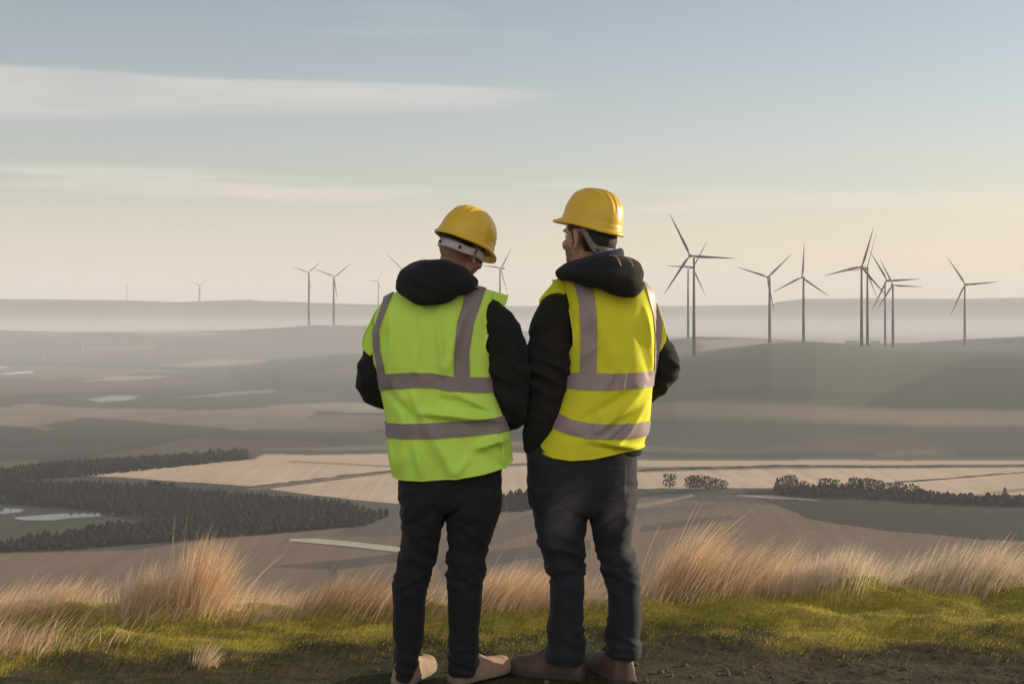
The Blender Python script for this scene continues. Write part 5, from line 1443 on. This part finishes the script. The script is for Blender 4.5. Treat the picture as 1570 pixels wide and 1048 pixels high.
# ================================================================== the right man: yellow vest, face turned left
def right_man():
    f = Fig(5.50, 905); root = empty('person', (f.ox, 5.50, 0.0))
    tag(root, 'taller man in yellow hi-vis vest and dark blue jeans, bearded face turned left', 'person')
    P, k = f.P, f.k
    HM = euler_frame(P(903, 361, 0), -46, 2, 0)
    HM = HM @ Matrix.Scale(1.06, 4)
    body = body_mesh(f, HM, [(HM @ Vector((0, -.025, -.05)), .060), (P(908, 400, 2), .062), (P(908, 440, 4), .070)],
        [(435, 870, 960, 4, 24), (470, 866, 990, 0, 32), (520, 884, 996, 0, 40), (600, 872, 990, 0, 42), (690, 826, 966, 0, 42), (748, 832, 955, 0, 36), (768, 850, 938, 0, 24)],
        [[(P(850, 478, -4), .052), (P(843, 540, -6), .052), (P(838, 605, -6), .042), (P(822, 676, -2), .028)],
         [(P(986, 492, 30), .042), (P(1005, 530, 33), .045), (P(1011, 574, 40), .040), (P(988, 606, 76), .033), (P(955, 630, 112), .027)]],
        [[(P(864, 766), .070), (P(864, 850), .050), (P(869, 925), .044), (P(868, 1010, 4), .034)],
         [(P(934, 766), .066), (P(942, 850), .046), (P(955, 925), .042), (P(953, 1000, 4), .034)]],
        [(frame(P(820, 682, -2), (.12, .10, -1), (0, -1, 0)), 1), (frame(P(955, 630, 110), (-.8, .45, -.12)), -1)],
        [[(P(868, 1010, 4), .034), (P(845, 1028, 12), .030), (P(815, 1032, 26), .022)], [(P(953, 1000, 4), .034), (P(942, 1024, 40), .030), (P(928, 1030, 74), .022)]], root)
    hair_cap(body, HM, 'hair', hair_dark, scalp, .007, root)
    HH = euler_frame(HM @ Vector((0, -.004, .032)) + Vector((.008, 0, 0)), -43, 9, 6) @ Matrix.Diagonal((.88, .91, .95, 1))
    hard_hat(HH, root, .075, -.006, .97, band_dark, 106, .25)
    dj = cloth_disp(f, [(560, 50, 11, .5, 80), (640, 40, 12, -.4, 55), (575, 24, 12, .6, 40), (510, 40, 8, -.5, 70)], 5.9)
    jk = union('jacket', [loft(f, [(696, 826, 984, 0, 44), (660, 850, 980, 0, 41), (600, 870, 990, 0, 38), (560, 874, 992, 0, 37), (520, 874, 990, 0, 37), (490, 868, 990, 0, 34), (468, 862, 988, 0, 26), (450, 866, 976, 2, 26), (436, 872, 960, 4, 20), (418, 880, 950, 6, 22)]),
        limb([(P(852, 478, -2), .074), (P(846, 506, -6), .083), (P(841, 550, -8), .082), (P(836, 604, -8), .071), (P(827, 650, -6), .056), (P(819, 684, -2), .041)]),
        limb([(P(984, 494, 40), .048), (P(1002, 526, 40), .064), (P(1014, 560, 34), .069), (P(1012, 578, 44), .065), (P(990, 604, 76), .054), (P(962, 622, 108), .041)])], .0055, black_fleece, root, 4, dj)
    hv, hq = loft(f, [(457, 953, 967, -58, 6), (451, 936, 974, -53, 15), (443, 916, 979, -46, 24), (434, 888, 981, -37, 35), (427, 862, 982, -28, 44), (419, 852, 981, -20, 50), (409, 866, 979, -12, 50), (400, 884, 971, -7, 46), (393, 902, 957, -4, 40)], 72, 2.1, 4)
    hood = polys('hood', hv, hq[:-1], black_fleece, jk)
    bm = bmesh.new(); bm.from_mesh(hood.data); bmesh.ops.delete(bm, geom=[x for x in bm.faces if len(x.verts) > 4 and x.calc_center_median().z > P(0, 400).z], context='FACES_ONLY'); bm.to_mesh(hood.data); bm.free()
    cloth_fix(hood, f, 2.2, [(430, 18, 14, -.7, 70), (405, 10, 9, -.3, 40)], thick=.012)
    # knitted collar, higher at the back of the neck
    pts = []; nseg = 30
    for i in range(nseg + 1):
        a = 2 * math.pi * i / nseg; u = 911 + 40 * math.cos(a)
        pts.append((u, 400 - (u - 911) * .27, -2 + 36 * math.sin(a)))
    V = []
    prof = [(0, -12), (5, -8), (6.5, 0), (5, 7), (1, 10), (-4, 7), (-6, 0), (-5, -9)]
    for u, v, d in pts[:-1]:
        c = Vector((u - 911, d + 2, 0)); L_ = c.length; n_ = c / L_
        for r_, h_ in prof: V.append(P(u + n_.x * r_, v - h_, d + n_.y * r_))
    q = [tuple(x) for x in grid_faces(nseg, len(prof), True)]
    np_ = len(prof)
    q += [((nseg - 1) * np_ + i, (nseg - 1) * np_ + (i + 1) % np_, (i + 1) % np_, i) for i in range(np_)]
    co_ = polys('collar', V, q, navy_knit, jk); m = co_.modifiers.new('s', 'SUBSURF'); m.levels = m.render_levels = 1
    for x0, dx in ((938, 6), (946, 16)):                                       # the hood's pale drawstring
        lv, lq = limb([(P(x0 - 6, 393, -42), .0028), (P(x0 + dx * .4, 394, -56), .0028), (P(x0 + dx, 400, -60), .0028), (P(x0 + dx + 3, 409, -61), .0025)], 8, 6)
        polys('drawstring', lv, lq, silver_tape_pale, jk)
    v = Vest(f, [(700, 818, 990, 0, 57), (680, 826, 988, 0, 57), (660, 840, 994, 0, 56), (630, 852, 998, 0, 54), (600, 862, 1000, 0, 53), (570, 866, 1003, 0, 52), (555, 868, 1004, 0, 52)],
        [(810, 686), (823, 689), (845, 696), (872, 699), (905, 697), (945, 689), (975, 684), (995, 681)], 556,
        [(812, 452), (826, 440), (845, 430), (865, 424), (890, 423), (940, 423), (975, 426), (990, 434), (1008, 452), (1020, 474), (1030, 490)],
        [(556, 874), (530, 878), (514, 877), (495, 874), (478, 870), (462, 864), (449, 854), (441, 845), (434, 837), (424, 832), (400, 830)],
        [(556, 1004), (530, 1014), (510, 1020), (492, 1021), (474, 1017), (455, 1006), (440, 996), (425, 988), (400, 985)],
        [(985, 596, 915, 655, 8, 3.2), (968, 594, 890, 640, 8, -2.5), (996, 610, 940, 680, 7, 3.0), (990, 480, 1002, 570, 5, 2.6), (972, 500, 992, 575, 6, -2.4), (985, 470, 1004, 540, 5, 2.2), (885, 668, 985, 684, 7, 3.4), (850, 655, 960, 690, 8, -2.2), (936, 570, 925, 595, 5, 1.8), (955, 566, 950, 596, 5, 1.8), (915, 625, 905, 668, 5, 2.0), (960, 640, 925, 668, 4, 2.0), (978, 640, 946, 668, 4, 1.8), (895, 505, 912, 480, 5, 1.8), (893, 545, 912, 528, 5, 1.8), (880, 500, 868, 560, 5, 2.2), (905, 470, 940, 560, 16, 1.8)], .05, 6, (-38, 0))
    hs1 = ([(840, 569), (900, 569), (935, 570), (1015, 567)], [(840, 592), (900, 594), (935, 594), (1015, 591)])
    hs2 = ([(835, 625), (850, 630), (875, 639), (905, 644), (940, 645.5), (1005, 643)], [(835, 648), (850, 653), (875, 660), (905, 666), (940, 668), (1005, 666)])
    vs = [([(864, 400), (866, 425), (880, 455), (886, 480), (888, 520), (886, 575)], [(886, 400), (889, 425), (905, 455), (911, 485), (912, 520), (911, 575)], 572),
          ([(976, 400), (978, 430), (990, 452), (1000, 480), (1003, 510), (1001, 574)], [(988, 400), (990, 430), (1003, 452), (1013, 482), (1013, 510), (1004, 574)], 572)]
    v.build(hi_yellow, silver_tape_pale, root, [hs1, hs2], vs, hi_yellow)
    dt = cloth_disp(f, [(850, 50, 9, .5, 58), (875, 26, 8, -.5, 40), (985, 34, 10, .3, 44), (775, 34, 7, -.8, 54), (735, 22, 4, .25, 60)], 1.7)
    tr = union('trousers', [loft(f, [(672, 838, 962, 0, 40), (684, 818, 974, 0, 48), (702, 808, 977, 0, 54), (745, 810, 976, 0, 57), (775, 815, 972, 0, 53), (784, 835, 955, 0, 42)]),
        loft(f, slim([(745, 810, 908, 0, 54), (775, 816, 904, 0, 52), (800, 821, 901, 0, 48), (825, 823, 899, 3, 45), (846, 828, 898, 5, 42), (862, 838, 898, 3, 38), (900, 843, 898, -2, 38), (935, 842, 898, -3, 37), (962, 839, 898, 0, 36), (985, 844, 898, 2, 37), (1002, 839, 897, 2, 38), (1014, 838, 897, 2, 38)], 'right'), 44),
        loft(f, slim([(745, 902, 976, 0, 54), (775, 902, 972, 0, 52), (800, 903, 969, 0, 48), (825, 909, 966, 3, 44), (846, 914, 971, 4, 41), (866, 922, 976, 2, 38), (900, 928, 982, -2, 37), (932, 930, 984, -3, 36), (960, 927, 983, 0, 35), (978, 927, 981, 2, 36), (995, 927, 983, 2, 37), (1004, 928, 981, 2, 37)], 'left'), 44)], .0055, jeans_mat(f), root, 3, dt)
    jm = tr.data.materials[0]
    patch(tr, f, [(836, 712), (882, 714), (880, 756), (859, 768), (838, 756)], 'back_pocket', jm)
    patch(tr, f, [(914, 712), (958, 708), (956, 750), (936, 764), (916, 754)], 'back_pocket', jm)
    shoe(frame(P(896, 1040, -8), (-.93, .36, 0)), root, shoe_brown, sole_mat, .30, .056, .125, 'boot')
    shoe(frame(P(957, 1043, -26), (-.36, .93, 0)), root, shoe_brown, sole_mat, .30, .062, .125, 'boot')
    return root
LM = left_man(); RM = right_man()
